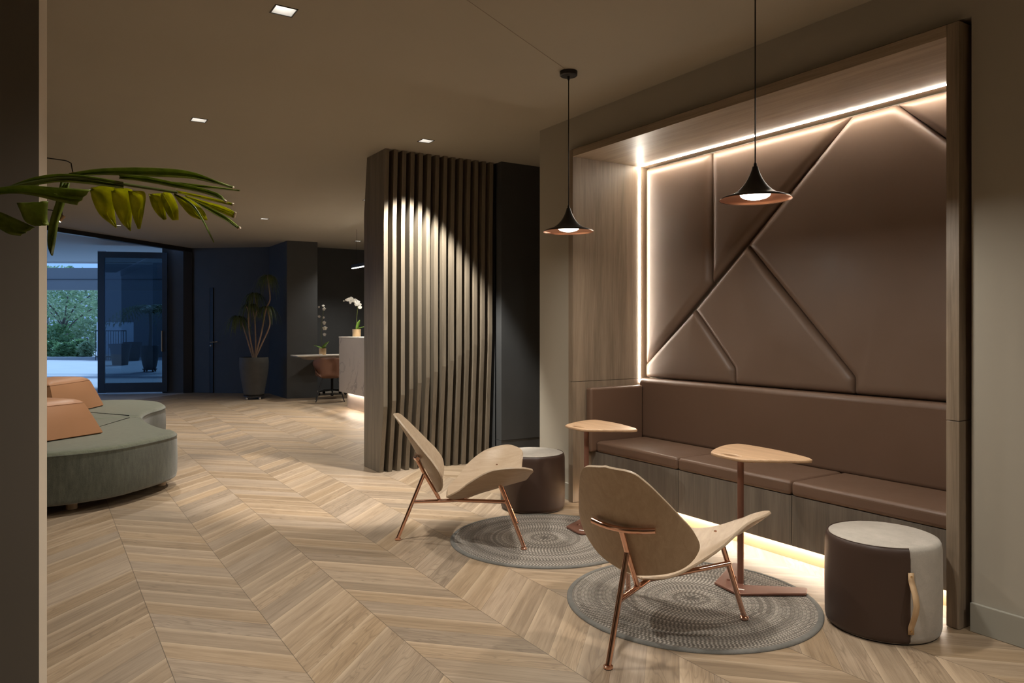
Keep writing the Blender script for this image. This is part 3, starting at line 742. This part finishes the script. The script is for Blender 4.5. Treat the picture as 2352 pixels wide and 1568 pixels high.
# ------------------------------------------------------------------ foreground palm
pp = thing('potted_palm', 'palm frond with hanging leaflets reaching in from the left before the pillar', 'plant', (0, 0, 0))
F_ = Vector((.53767, .84315, 0)); Rt = Vector((.84315, -.53767, 0)); Up = Vector((0, 0, 1)); DP = 1.62; K = DP / 1700
def fp(x, y, d=0.):
    return Vector((0, 0, 1.35)) + F_ * (DP + d) + Rt * ((x - 1176) * K) + Up * ((751 - y) * K)
def leaflet(a_, b_, d0, d1, mat, fold=.012, tip=None, name='leaflet'):
    """strip between two edge lines, folded along its midrib"""
    n = 14; A_ = catmull([(*p, 0) for p in a_], 8); B_ = catmull([(*p, 0) for p in b_], 8)
    def at(L, t):
        f = t * (len(L) - 1); i = min(int(f), len(L) - 2); return L[i] + (L[i + 1] - L[i]) * (f - i)
    rows = []
    for i in range(n + 1):
        t = i / n; p, q = at(A_, t), at(B_, t); row = []
        for j in range(7):
            u = j / 6; m = p + (q - p) * u
            fd = fold * (1 - abs(2 * u - 1)) * math.sin(PI * min(1, .15 + t)) + .003 * math.sin(u * 21)
            row.append(fp(m.x, m.y, d0 + (d1 - d0) * t + fd))
        rows.append(row)
    o = MB().grid(rows).build(name, mat, pp, 80, solid=.0012)
    if tip:
        pa, pb = rows[-1][0], rows[-1][-1]
        MB().tube([pa, pb], .0028, 6).build('dry_tip', M['leaf_tip'], o)
    return o
D_, L_ = M['palm_leaf'], M['palm_leaf_light']
leaflet([(170, 402), (230, 388), (330, 382), (420, 386), (480, 406), (512, 417)], [(175, 412), (230, 402), (330, 402), (420, 403), (475, 412), (510, 421)], -.02, .06, D_, .01, True)
leaflet([(345, 404), (400, 408), (460, 414), (520, 421)], [(345, 407), (400, 417), (460, 419), (518, 423)], .05, .08, D_, .004)
leaflet([(290, 408), (350, 412), (420, 427), (480, 440), (525, 455), (545, 474)], [(290, 416), (350, 424), (420, 438), (480, 450), (520, 463), (538, 470)], -.03, -.06, D_, .008, True)
leaflet([(405, 437), (460, 449), (500, 459), (547, 472)], [(405, 442), (460, 455), (500, 465), (545, 477)], 0, -.03, L_, .004, True)
leaflet([(415, 444), (470, 461), (510, 472), (541, 487)], [(418, 449), (465, 469), (505, 487), (536, 500)], .02, .0, L_, .006, True)
leaflet([(425, 450), (470, 471), (515, 496), (548, 521)], [(430, 454), (465, 478), (510, 503), (541, 523)], .03, .01, D_, .004, True)
leaflet([(190, 425), (240, 420), (238, 470), (240, 514)], [(188, 430), (190, 455), (204, 487), (238, 516)], .03, .05, L_, .014)
leaflet([(250, 428), (292, 432), (290, 470), (284, 527)], [(243, 435), (246, 470), (262, 505), (278, 522)], .02, .03, L_, .018)
leaflet([(300, 436), (326, 440), (322, 480), (312, 522)], [(288, 436), (291, 470), (297, 500), (306, 523)], .01, .02, L_, .014)
leaflet([(345, 443), (368, 444), (371, 475), (373, 500)], [(335, 443), (341, 470), (353, 490), (366, 502)], .01, .02, L_, .01)
leaflet([(375, 442), (389, 442), (402, 472), (401, 502)], [(367, 443), (370, 470), (378, 490), (386, 503)], .0, .02, L_, .01)
leaflet([(402, 446), (440, 460), (462, 482), (469, 503)], [(398, 446), (412, 470), (430, 492), (450, 501)], .0, .02, L_, .012)
leaflet([(400, 444), (440, 466), (466, 502), (492, 556)], [(399, 447), (437, 470), (462, 503), (491, 557)], .0, .0, D_, .002)
leaflet([(158, 424), (150, 470), (141, 505), (137, 540), (140, 570), (150, 590)], [(178, 426), (170, 470), (158, 515), (155, 550), (153, 575), (152, 592)], -.03, -.05, D_, .01)
leaflet([(-20, 452), (60, 443), (120, 442), (200, 449), (268, 455)], [(-20, 470), (60, 458), (120, 462), (190, 478), (238, 488)], -.06, -.10, D_, .016)
leaflet([(-20, 486), (50, 497), (105, 518), (148, 536)], [(-20, 505), (40, 526), (85, 549), (116, 554)], -.08, -.1, D_, .014)
leaflet([(-20, 540), (10, 540), (40, 545), (62, 549)], [(-20, 585), (-5, 583), (12, 582), (18, 580)], -.1, -.12, D_, .01)
leaflet([(24, 462), (30, 480), (40, 505), (60, 515)], [(96, 458), (92, 480), (90, 500), (94, 513)], .02, .03, D_, .01)
leaflet([(35, 447), (80, 426), (120, 413), (170, 407), (230, 412), (300, 424)], [(40, 452), (80, 441), (130, 430), (170, 425), (230, 430), (300, 438)], -.05, -.03, D_, .012)
rib = [fp(-160, 640, -.05), fp(-80, 520, -.05), (fp(0, 465, -.05)), fp(60, 440, -.045), fp(110, 426, -.04), fp(170, 416, -.035), fp(240, 420, -.03), fp(320, 431, -.02), fp(413, 444, -.01)]
rc = catmull(rib, 5)
MB().tube(rc, [.007 - .004 * i / (len(rc) - 1) for i in range(len(rc))], 8).build('rachis', M['palm_rib'], pp)
pb = fp(-330, 751, -.05); pb.z = 0
MB().tube(catmull([fp(-160, 640, -.05), fp(-235, 800, -.05), fp(-300, 1100, -.05), Vector((pb.x, pb.y, .40))], 6), .009, 8).build('stem', M['palm_rib'], pp)
MB().lathe([(.0001, .001), (.15, .001), (.17, .02), (.2, .38), (.205, .42), (.185, .42), (.18, .39), (.0001, .385)], 40, (pb.x, pb.y, 0)).build('pot', M['pot_dark'], pp)

# ------------------------------------------------------------------ dragon tree by the back wall
tx, ty = 3.385, 14.32
tr = thing('plant_trolley', 'low black plant trolley on castors under the ribbed pot', 'plant trolley', (tx, ty, 0))
MB().lathe([(.0001, .05), (.17, .05), (.19, .055), (.19, .075), (.0001, .075)], 32).build('deck', M['black'], tr)
for k in range(4):
    a_ = k * PI / 2 + .5
    MB().ball((.16 * math.cos(a_), .16 * math.sin(a_), .0255), .025, 12, 8, (1, .6, 1)).build('castor', M['steel'], tr)
dt = thing('potted_dragon_tree', 'tall bare stemmed dragon tree in a dark ribbed pot by the back wall', 'plant', (tx, ty, .077))
prof = [(.0001, .0), (.165, .0), (.18, .01), (.205, .15), (.235, .32), (.258, .48), (.266, .60), (.262, .68), (.255, .71), (.235, .71), (.235, .66), (.0001, .65)]
rib_p = []
for (r1, z1), (r2, z2) in zip(prof, prof[1:]):
    k = max(1, int(abs(z2 - z1) / .022)) if .1 < r1 and .1 < r2 and z1 < .7 else 1
    for i in range(k):
        t = i / k; rib_p.append((r1 + (r2 - r1) * t + (.003 * (i % 2) if k > 1 else 0), z1 + (z2 - z1) * t))
rib_p.append(prof[-1])
MB().lathe(rib_p, 48).build('pot', M['pot_dark'], dt, 60)
MB().lathe([(.0001, .655), (.234, .65)], 32).build('soil', M['soil'], dt)
KD = 13.89 / 1700
def tp(x, y, d=0.):
    v = Rt * ((x - 583) * KD) + F_ * d; return Vector((v.x, v.y, 1.35 - (y - 751) * KD - .077))
stems = [[(581, 822), (573, 799), (565, 774), (557, 751), (547, 729)], [(584, 822), (576, 780), (573.5, 755), (573, 716), (568, 700)],
         [(586, 822), (587, 790), (586, 764), (584, 730), (576.6, 701)], [(584.5, 732), (590, 711), (588, 694), (584, 676)],
         [(588, 822), (590, 805), (599.5, 770), (607, 732), (613, 706), (618.7, 695), (621.5, 684), (619, 655), (616, 632)], [(588, 818), (603, 785), (616, 755), (618.5, 739), (615, 716), (613, 704)]]
tops = [(546, 728, 44), (575, 700, 34), (584, 675, 40), (616, 634, 36), (612, 706, 26)]
for i, st in enumerate(stems):
    dd = [.06, -.09, .02, .02, -.04, .05][i]
    c = catmull([tp(x, y, dd * k / max(1, len(st) - 1)) for k, (x, y) in enumerate(st)], 6)
    MB().tube(c, [.016 - .005 * k / (len(c) - 1) for k in range(len(c))], 8).build('stem', M['bark'], dt)
for (x, y, n) in tops:
    m = MB(); o = tp(x, y)
    for k in range(n * 2):
        az = random.uniform(0, 2 * PI); ln = random.uniform(.22, .46); el = random.uniform(.2, 1.25)
        dh = Vector((math.cos(az), math.sin(az), 0)); rows = []
        for q in range(7):
            t = q / 6; h = math.sin(el) * ln * .7 * t - 1.25 * ln * t * t; r_ = math.cos(el) * ln * .8 * (t ** .7) + .02
            p = o + dh * r_ + Vector((0, 0, h)); sdv = Vector((-dh.y, dh.x, 0)) * (.008 * (1 - t) ** .5 + .0008)
            rows.append([p - sdv, p + sdv])
        m.grid(rows)
    m.build('leaf_tuft', M['tuft'], dt, 80)

# ------------------------------------------------------------------ reception
ct = thing('reception_counter', 'tall marble reception counter with a glowing recessed plinth', 'counter', (0, 0, 0))
MB().box(4.24, 4.95, 8.6, 12.06, .27, 1.172).build('counter_body', M['marble'], ct, 0, bevel=.002)
MB().box(4.235, 4.96, 8.59, 12.065, 1.173, 1.19).build('counter_top', M['stone_top'], ct, 0, bevel=.002)
MB().box(4.345, 4.9, 8.65, 11.95, .001, .27).build('plinth', M['plinth'], ct, 0)
MB().box(4.30, 4.32, 8.7, 11.9, .262, .2695).build('plinth_light', M['kick_led'], ct, 0)
dk = thing('desk', 'pale topped side desk attached beside the reception counter', 'desk', (0, 0, 0))
MB().box(3.96, 6.2, 13.5, 13.95, .805, .828).build('desk_top', M['stone_top'], dk, 0, bevel=.002)
MB().add([(4.08, 13.56, .804), (6.15, 13.56, .804), (6.15, 13.94, .804), (4.08, 13.94, .804), (4.2, 13.62, .74), (6.15, 13.62, .74), (6.15, 13.94, .74), (4.2, 13.94, .74)],
         [(0, 1, 2, 3), (7, 6, 5, 4), (0, 4, 5, 1), (1, 5, 6, 2), (2, 6, 7, 3), (3, 7, 4, 0)]).build('apron', M['marble'], dk, 0)
MB().box(6.0, 6.15, 13.6, 13.9, .001, .74).build('desk_leg', M['wall_dark'], dk, 0)
tag(MB().box(4.38, 4.44, 13.53, 13.57, .8285, .845).build('card_holder', M['white_paper'], smooth=0), 'small white card holder on the desk beside the potted orchid', 'card holder')
# task chair with leather shell
dc = thing('desk_chair', 'brown shell chair with slim metal legs in front of the desk', 'chair', (4.47, 13.2, 0), math.radians(72))
rows = []
for i in range(15):
    t = i / 14; row = []
    for j in range(25):
        q = -1 + 2 * j / 24
        if t < .4:                                  # seat pan
            s_ = t / .4; x = .24 - .44 * s_; z = .45 - .03 * math.sin(PI * s_) + .16 * abs(q) ** 4 * s_; y = q * (.24 + .03 * s_)
        else:
            s_ = (t - .4) / .6; x = -.20 - .075 * s_ + .28 * abs(q) ** 2.4 * (1 - .25 * s_); z = .455 + .345 * s_ - .04 * abs(q) ** 3 * s_ + .16 * abs(q) ** 4 * (1 - s_); y = q * (.27 + .03 * math.sin(PI * s_))
        row.append((x, y, z))
    rows.append(row)
MB().grid(rows).build('shell', M['chair_shell'], dc, 70, solid=.018)
for sx in (1, -1):
    for sy in (1, -1):
        MB().tube([(.12 * sx, .13 * sy, .415), (.24 * sx, .25 * sy, .003)], .009, 8).build('leg', M['black'], dc)
oc = thing('swivel_chair', 'black castor base of a swivel chair half hidden behind the counter', 'swivel chair', (4.92, 14.40, 0))
MB().tube([(0, 0, .07), (0, 0, .42)], .025).build('column', M['black'], oc)
for k in range(5):
    a_ = k * 2 * PI / 5 + PI
    lg = MB().tube([(0, 0, .10), (.27 * math.cos(a_), .27 * math.sin(a_), .075)], .016, 8).build('leg', M['black'], oc)
    MB().ball((.27 * math.cos(a_), .27 * math.sin(a_), .031), .03, 12, 8).build('castor', M['black'], lg)
MB().box(-.23, .23, -.23, .23, .42, .47).build('seat', M['wall_dark'], oc, 40, bevel=.02, bseg=3)
lp = thing('linear_pendant', 'slim black linear pendant glowing over the reception counter', 'pendant lamp', (4.45, 0, 0))
MB().box(-.02, .02, 9.2, 12.0, 2.345, 2.40).build('housing', M['black'], lp, 0)
MB().box(-.016, .016, 9.21, 11.99, 2.335, 2.3455).build('diffuser', M['line_white'], lp, 0)
MB().tube([(0, 11.8, 2.40), (0, 11.8, CZ - .001)], .002, 6).build('suspension_wire', M['black'], lp)
MB().tube([(0, 9.4, 2.40), (0, 9.4, CZ - .001)], .002, 6).build('suspension_wire', M['black'], lp)

def flower(m, c, d, s):
    """five petals around c facing d"""
    d = Vector(d).normalized(); u = d.cross(Vector((0, 0, 1))).normalized(); v = u.cross(d)
    for k in range(5):
        a_ = PI / 2 + k * 2 * PI / 5; e = u * math.cos(a_) + v * math.sin(a_); f_ = d.cross(e)
        L = s * (1. if k in (1, 4) else .85); wdt = s * (.55 if k in (1, 4) else .38)
        p = [c, c + e * L * .5 + f_ * wdt + d * s * .1, c + e * L, c + e * L * .5 - f_ * wdt + d * s * .1, c + e * L * .5 + d * s * .16]
        m.add(p, [(0, 1, 4), (1, 2, 4), (2, 3, 4), (3, 0, 4)])
    m.ball(c + d * s * .12, s * .2, 8, 5)
def orchid(label, x, y, z, stem, flowers, leaves, pr):
    t = thing('potted_orchid', label, 'plant', (x, y, z), 0, 'white orchids at reception')
    MB().lathe([(.0001, .0005), (pr * .92, .0005), (pr * .96, .01), (pr, .125), (pr * .93, .125), (pr * .92, .11), (.0001, .108)], 32).build('pot', M['orchid_pot'], t)
    c = catmull([Rt * a_ + Up * b_ for a_, b_ in stem], 6)
    MB().tube(c, .0045, 6).build('flower_stem', M['palm_rib'], t)
    for a_, b_, s_ in flowers:
        m = MB(); flower(m, Rt * a_ + Up * b_ - F_ * .02, -F_ + Rt * random.uniform(-.7, .7) + Up * random.uniform(-.4, .2), s_)
        m.build('bloom', M['petal'], t, 0)
    for a_, b_, w_, dd in leaves:
        rows = []
        for i in range(9):
            q = i / 8; ctr = Rt * (a_ * q) + F_ * (dd * q) + Up * (.11 + b_ * (1.6 * q - .6 * q * q)); wv = w_ * math.sin(PI * (.08 + .92 * q) ** .8) + .002
            sv = F_ * wv * .8 + Rt * wv * .5
            rows.append([ctr - sv, ctr - Up * .006, ctr + sv])
        MB().grid(rows).build('leaf', M['orchid_leaf'], t, 80, solid=.003)
    return t
orchid('arching white orchid in a gold pot on top of the marble counter', 4.5, 11.93, 1.1905, [(0, .1), (.0, .3), (.015, .45), (.0, .56), (-.06, .62), (-.14, .60)],
       [(-.21, .60, .018), (-.165, .615, .03), (-.13, .62, .045), (-.09, .635, .05), (-.055, .61, .05), (-.02, .60, .055), (.015, .575, .055), (.05, .535, .045), (-.1, .575, .04), (.0, .54, .04), (.06, .49, .04)], [(.05, .17, .04, .02), (.13, .06, .03, -.02), (.02, .10, .03, .05)], .072)
orchid('upright white orchid in a gold pot on the low desk', 4.487, 13.68, .8285, [(0, .1), (-.02, .3), (-.02, .55), (.01, .75), (.02, .92)],
       [(.02, .92, .03), (.035, .86, .045), (-.06, .90, .03), (-.055, .72, .035), (.03, .70, .03), (.04, .60, .055), (.05, .50, .055), (.045, .38, .045)], [(.12, .14, .045, .02), (.08, .05, .035, -.04), (-.15, .07, .035, -.02)], .07)

# ------------------------------------------------------------------ entrance door and the court outside
d1 = struct(bpy.data.objects.new('door_1', None)); COL.objects.link(d1)
pa, pb_ = Vector((.985, 17.04, 0)), Vector((2.2, 16.55, 0)); dx = (pb_ - pa); LW = dx.length; d1.location = pa; d1.rotation_euler = (0, 0, math.atan2(dx.y, dx.x))
LH = 2.87
MB().box(0, .125, -.03, .03, .03, LH).build('stile', M['door_frame'], d1, 0, bevel=.003)
MB().box(LW - .10, LW, -.03, .03, .03, LH).build('stile', M['door_frame'], d1, 0, bevel=.003)
MB().box(.125, LW - .10, -.03, .03, LH - .12, LH).build('top_rail', M['door_frame'], d1, 0)
MB().box(.125, LW - .10, -.03, .03, .03, .22).build('bottom_rail', M['door_frame'], d1, 0)
MB().box(.125, LW - .10, -.005, .005, .22, LH - .12).build('glass_pane', M['tint_glass'], d1, 0)
MB().box(-.0, .16, -.04, .04, LH + .002, LH + .02).build('pivot_plate', M['steel'], d1, 0)
MB().box(.02, .15, -.045, .045, .008, .028).build('pivot_plate', M['steel'], d1, 0)
MB().tube([(LW - .09, -.03, .86), (LW - .09, -.08, .86), (LW - .09, -.08, 1.27), (LW - .09, -.03, 1.27)], .014).build('pull_handle', M['bronze'], d1)

gnd = struct(MB().prism([(2.64, 16.46), (14, 16.7), (30, 60), (-30, 60), (-20, -2), (-4.3, -2), (-4.3, 9.9)], -.12, -.004).build('courtyard_ground', M['paving'], smooth=0))
struct(MB().prism([(-4, 10.5), (2.3, 16.6), (2.9, 16.75), (6.2, 19.0), (3.2, 20.4), (-9, 26.5), (-14, 18)], 2.99, 3.1).build('canopy_ceiling', M['soffit'], smooth=0))
struct(MB().prism([(2.42, 20.75), (-9, 26.6), (-9, 26.7), (2.42, 20.85)], 2.955, 3.12).build('canopy_trim', M['white_wall'], smooth=0))
# garden edging and beam: lines across the view direction
def across(mb, d, w0, w1, th, z0, z1):
    p = F_ * d + Rt * w0; q = F_ * d + Rt * w1
    return segbox(mb, p[:2], q[:2], th, z0, z1)
struct(across(MB(), 22, -22, -9, .35, 2.46, 3.11).build('canopy_beam', M['out_wall'], smooth=0))
struct(across(MB(), 21.98, -22, -9, .01, 2.76, 2.775).build('beam_trim', M['door_frame'], smooth=0))
struct(across(MB(), 30.5, -32, -16.9, .35, -.004, .12).build('garden_kerb', M['kerb'], smooth=0))
struct(across(MB(), 21.3, -20, -11, .12, -.006, .002).build('drain_channel', M['kerb'], smooth=0))
def leaves(name, label, pos, rx, rz, n, size, mat, z0=0., group='garden plants beyond the entrance', stemh=0.):
    t = thing(name, label, 'shrub' if not stemh else 'tree', pos, 0, group)
    m = MB()
    for k in range(n):
        while True:
            p = Vector((random.uniform(-1, 1), random.uniform(-1, 1), random.uniform(-1, 1)))
            if p.length < 1: break
        p = p.normalized() * (p.length ** .5)
        c = Vector((p.x * rx, p.y * rx * .7, z0 + (p.z + 1) * rz / 2)); c.z = max(c.z, .01)
        a_ = Vector((random.gauss(0, 1), random.gauss(0, 1), random.gauss(0, .6))).normalized(); b_ = a_.cross(Vector((random.gauss(0, 1), random.gauss(0, 1), random.gauss(0, 1)))).normalized()
        s_ = size * random.uniform(.6, 1.4)
        m.add([c - a_ * s_, c + b_ * s_ * .35, c + a_ * s_, c - b_ * s_ * .35], [(0, 1, 2, 3)])
    m.build('foliage', mat, t, 0)
    if stemh:
        MB().tube(catmull([(0, 0, -.0), (.1, 0, stemh * .4), (-.05, .05, stemh * .75), (.2, .1, stemh)], 5), [.10 - .004 * i for i in range(16)], 8).build('trunk', M['trunk'], t)
        for k in range(7):
            a_ = k * .9 + .3
            MB().tube(catmull([(.0, .03, stemh * .5 + .05 * k), (.5 * math.cos(a_), .4 * math.sin(a_), stemh * .8 + .1 * k), (1.3 * math.cos(a_), .9 * math.sin(a_), stemh * 1.1 + .1 * k)], 4), .03, 6).build('branch', M['trunk'], t)
    else:
        MB().tube([(0, 0, 0), (0, 0, z0 + rz * .5)], .03, 6).build('stem', M['trunk'], t)
    return t
def gp(px, d): v = F_ * d + Rt * ((px - 1176) / 1700 * d); return (v.x, v.y, 0.)
leaves('garden_tree', 'spreading courtyard tree with a dark trunk beyond the open doorway', gp(148, 36), 2.6, 2.6, 2600, .13, M['garden_leaf_pale'], 1.7, stemh=2.1)
for k, (px, d, rx, rz, nn_, sz, mt, lab) in enumerate((
        (118, 32.4, .42, .75, 420, .13, 'garden_leaf', 'low broad leaved plant at the left of the planted bed outside'),
        (150, 31.2, .42, .7, 420, .14, 'garden_leaf', 'low fern like plant below the courtyard tree trunk outside'),
        (182, 32.4, .42, .8, 420, .14, 'garden_leaf', 'low green plant in the middle of the planted bed outside'),
        (196, 30.95, .26, .75, 420, .13, 'garden_leaf_pale', 'low pale plant at the right of the planted bed beside the door leaf'),
        (135, 33.9, .6, 1.5, 700, .12, 'garden_leaf', 'medium shrub behind the low plants at the left outside'),
        (200, 35.2, .75, 1.7, 800, .12, 'garden_leaf_pale', 'medium shrub behind the low plants at the right outside'),
        (110, 39, 1.7, 4.2, 1500, .16, 'garden_leaf', 'tall hedge mass at the far left of the courtyard'),
        (185, 42.8, 1.9, 4.6, 1500, .16, 'garden_leaf_pale', 'tall pale hedge mass behind the courtyard tree'),
        (262, 46.8, 2.2, 4.6, 1500, .16, 'garden_leaf', 'tall dark hedge mass seen through the tinted door'))):
    leaves('garden_shrub', lab, gp(px, d), rx, rz, nn_, sz, M[mt])
struct(across(MB(), 51, -44, -16, .3, 0, 3.6).build('boundary_wall', M['white_wall'], smooth=0))
# things seen through the tinted door leaf
struct(across(MB(), 33.5, -18.6, -13.5, .3, 0, 4.4).build('court_building', M['out_wall'], smooth=0))
struct(across(MB(), 31.0, -17.4, -15.9, .1, 0, 1.55).build('court_wall', M['white_wall'], smooth=0))
fn = thing('railing', 'dark upright bar railing in front of the white court wall', 'railing', (0, 0, 0))
across(MB(), 30.2, -17.0, -15.75, .03, 1.18, 1.22).build('top_rail', M['black'], fn, 0); across(MB(), 30.2, -17.0, -15.75, .03, .12, .16).build('bottom_rail', M['black'], fn, 0)
for k in range(13):
    v = F_ * 30.21 + Rt * (-17.0 + k * .104); MB().tube([(v.x, v.y, -.003), (v.x, v.y, 1.18)], .012, 6).build('bar', M['black'], fn)
def planter(label, px, d, r, hgt):
    p = gp(px, d); t = thing('planter_pot', label, 'planter', (p[0], p[1], -.004), .3, 'tapered planters in the court')
    MB().lathe([(.0001, 0), (r * .68, 0), (r * .9, hgt * .8), (r * .95, hgt * .8), (r, hgt), (r * .9, hgt), (r * .88, hgt * .9), (.0001, hgt * .88)], 32).build('pot', M['pot_dark'], t)
    MB().lathe([(.0001, hgt * .89), (r * .88, hgt * .89)], 24).build('soil', M['soil'], t)
planter('dark tapered planter seen through the tinted door, the nearer one', 276, 26.5, .37, .76)
planter('dark tapered planter seen through the tinted door behind the nearer one', 304, 30, .36, .75)
pv = gp(344, 22.5)
vt = thing('plant_trolley', 'low plant trolley under the rounded pot beyond the tinted door', 'plant trolley', (pv[0], pv[1], -.004))
MB().lathe([(.0001, .06), (.2, .06), (.21, .09), (.0001, .09)], 28).build('deck', M['black'], vt)
for k in range(4):
    a_ = k * PI / 2 + .4; MB().ball((.17 * math.cos(a_), .17 * math.sin(a_), .031), .03, 10, 7).build('castor', M['black'], vt)
pt = thing('court_palm', 'bushy palm in a rounded dark pot beyond the tinted door', 'plant', (pv[0], pv[1], .087))
MB().lathe([(.0001, 0), (.17, 0), (.2, .12), (.25, .4), (.265, .58), (.25, .7), (.22, .7), (.21, .64), (.0001, .63)], 32).build('pot', M['pot_dark'], pt)
MB().tube([(0, 0, .62), (.03, 0, 1.2), (0, 0, 1.85)], [.05, .045, .04], 8).build('trunk', M['trunk'], pt)
for k in range(22):
    a_ = k * 2.4; ln = random.uniform(.85, 1.35); dh = Vector((math.cos(a_), math.sin(a_), 0)); m = MB(); el = random.uniform(.5, 1.1)
    prev = None
    for q in range(15):
        t = q / 14; c = Vector((0, 0, 1.8)) + dh * ln * t * math.cos(el * (1 - .5 * t)) + Vector((0, 0, ln * (.9 * t * math.sin(el) - .95 * t * t)))
        for s_ in (1, -1):
            sv = Vector((-dh.y, dh.x, 0)) * s_; L = .28 * math.sin(PI * (.12 + .83 * t))
            m.add([c, c + sv * L * .5 + dh * .05 + Vector((0, 0, -.02)), c + sv * L + dh * .1 + Vector((0, 0, -.14)), c + sv * L * .5 + dh * .1 + Vector((0, 0, -.03))], [(0, 1, 2, 3)])
    m.build('frond', M['tuft'], pt, 0)

# ------------------------------------------------------------------ daylight
wd = bpy.data.worlds.new('daylight'); SC.world = wd; wd.use_nodes = True
bg = wd.node_tree.nodes['Background']; bg.inputs[0].default_value = (.22, .44, .92, 1); bg.inputs[1].default_value = 1.25
light('sun', 'SUN', (0, 30, 20), 5.5, (.38, .65, 1.0), (math.radians(38), 0, math.radians(150)), angle=math.radians(12))

# ------------------------------------------------------------------ view
vs = SC.view_settings; vs.view_transform = 'Standard'; vs.look = 'None'; vs.exposure = 0.; vs.gamma = 1.; vs.use_curve_mapping = False
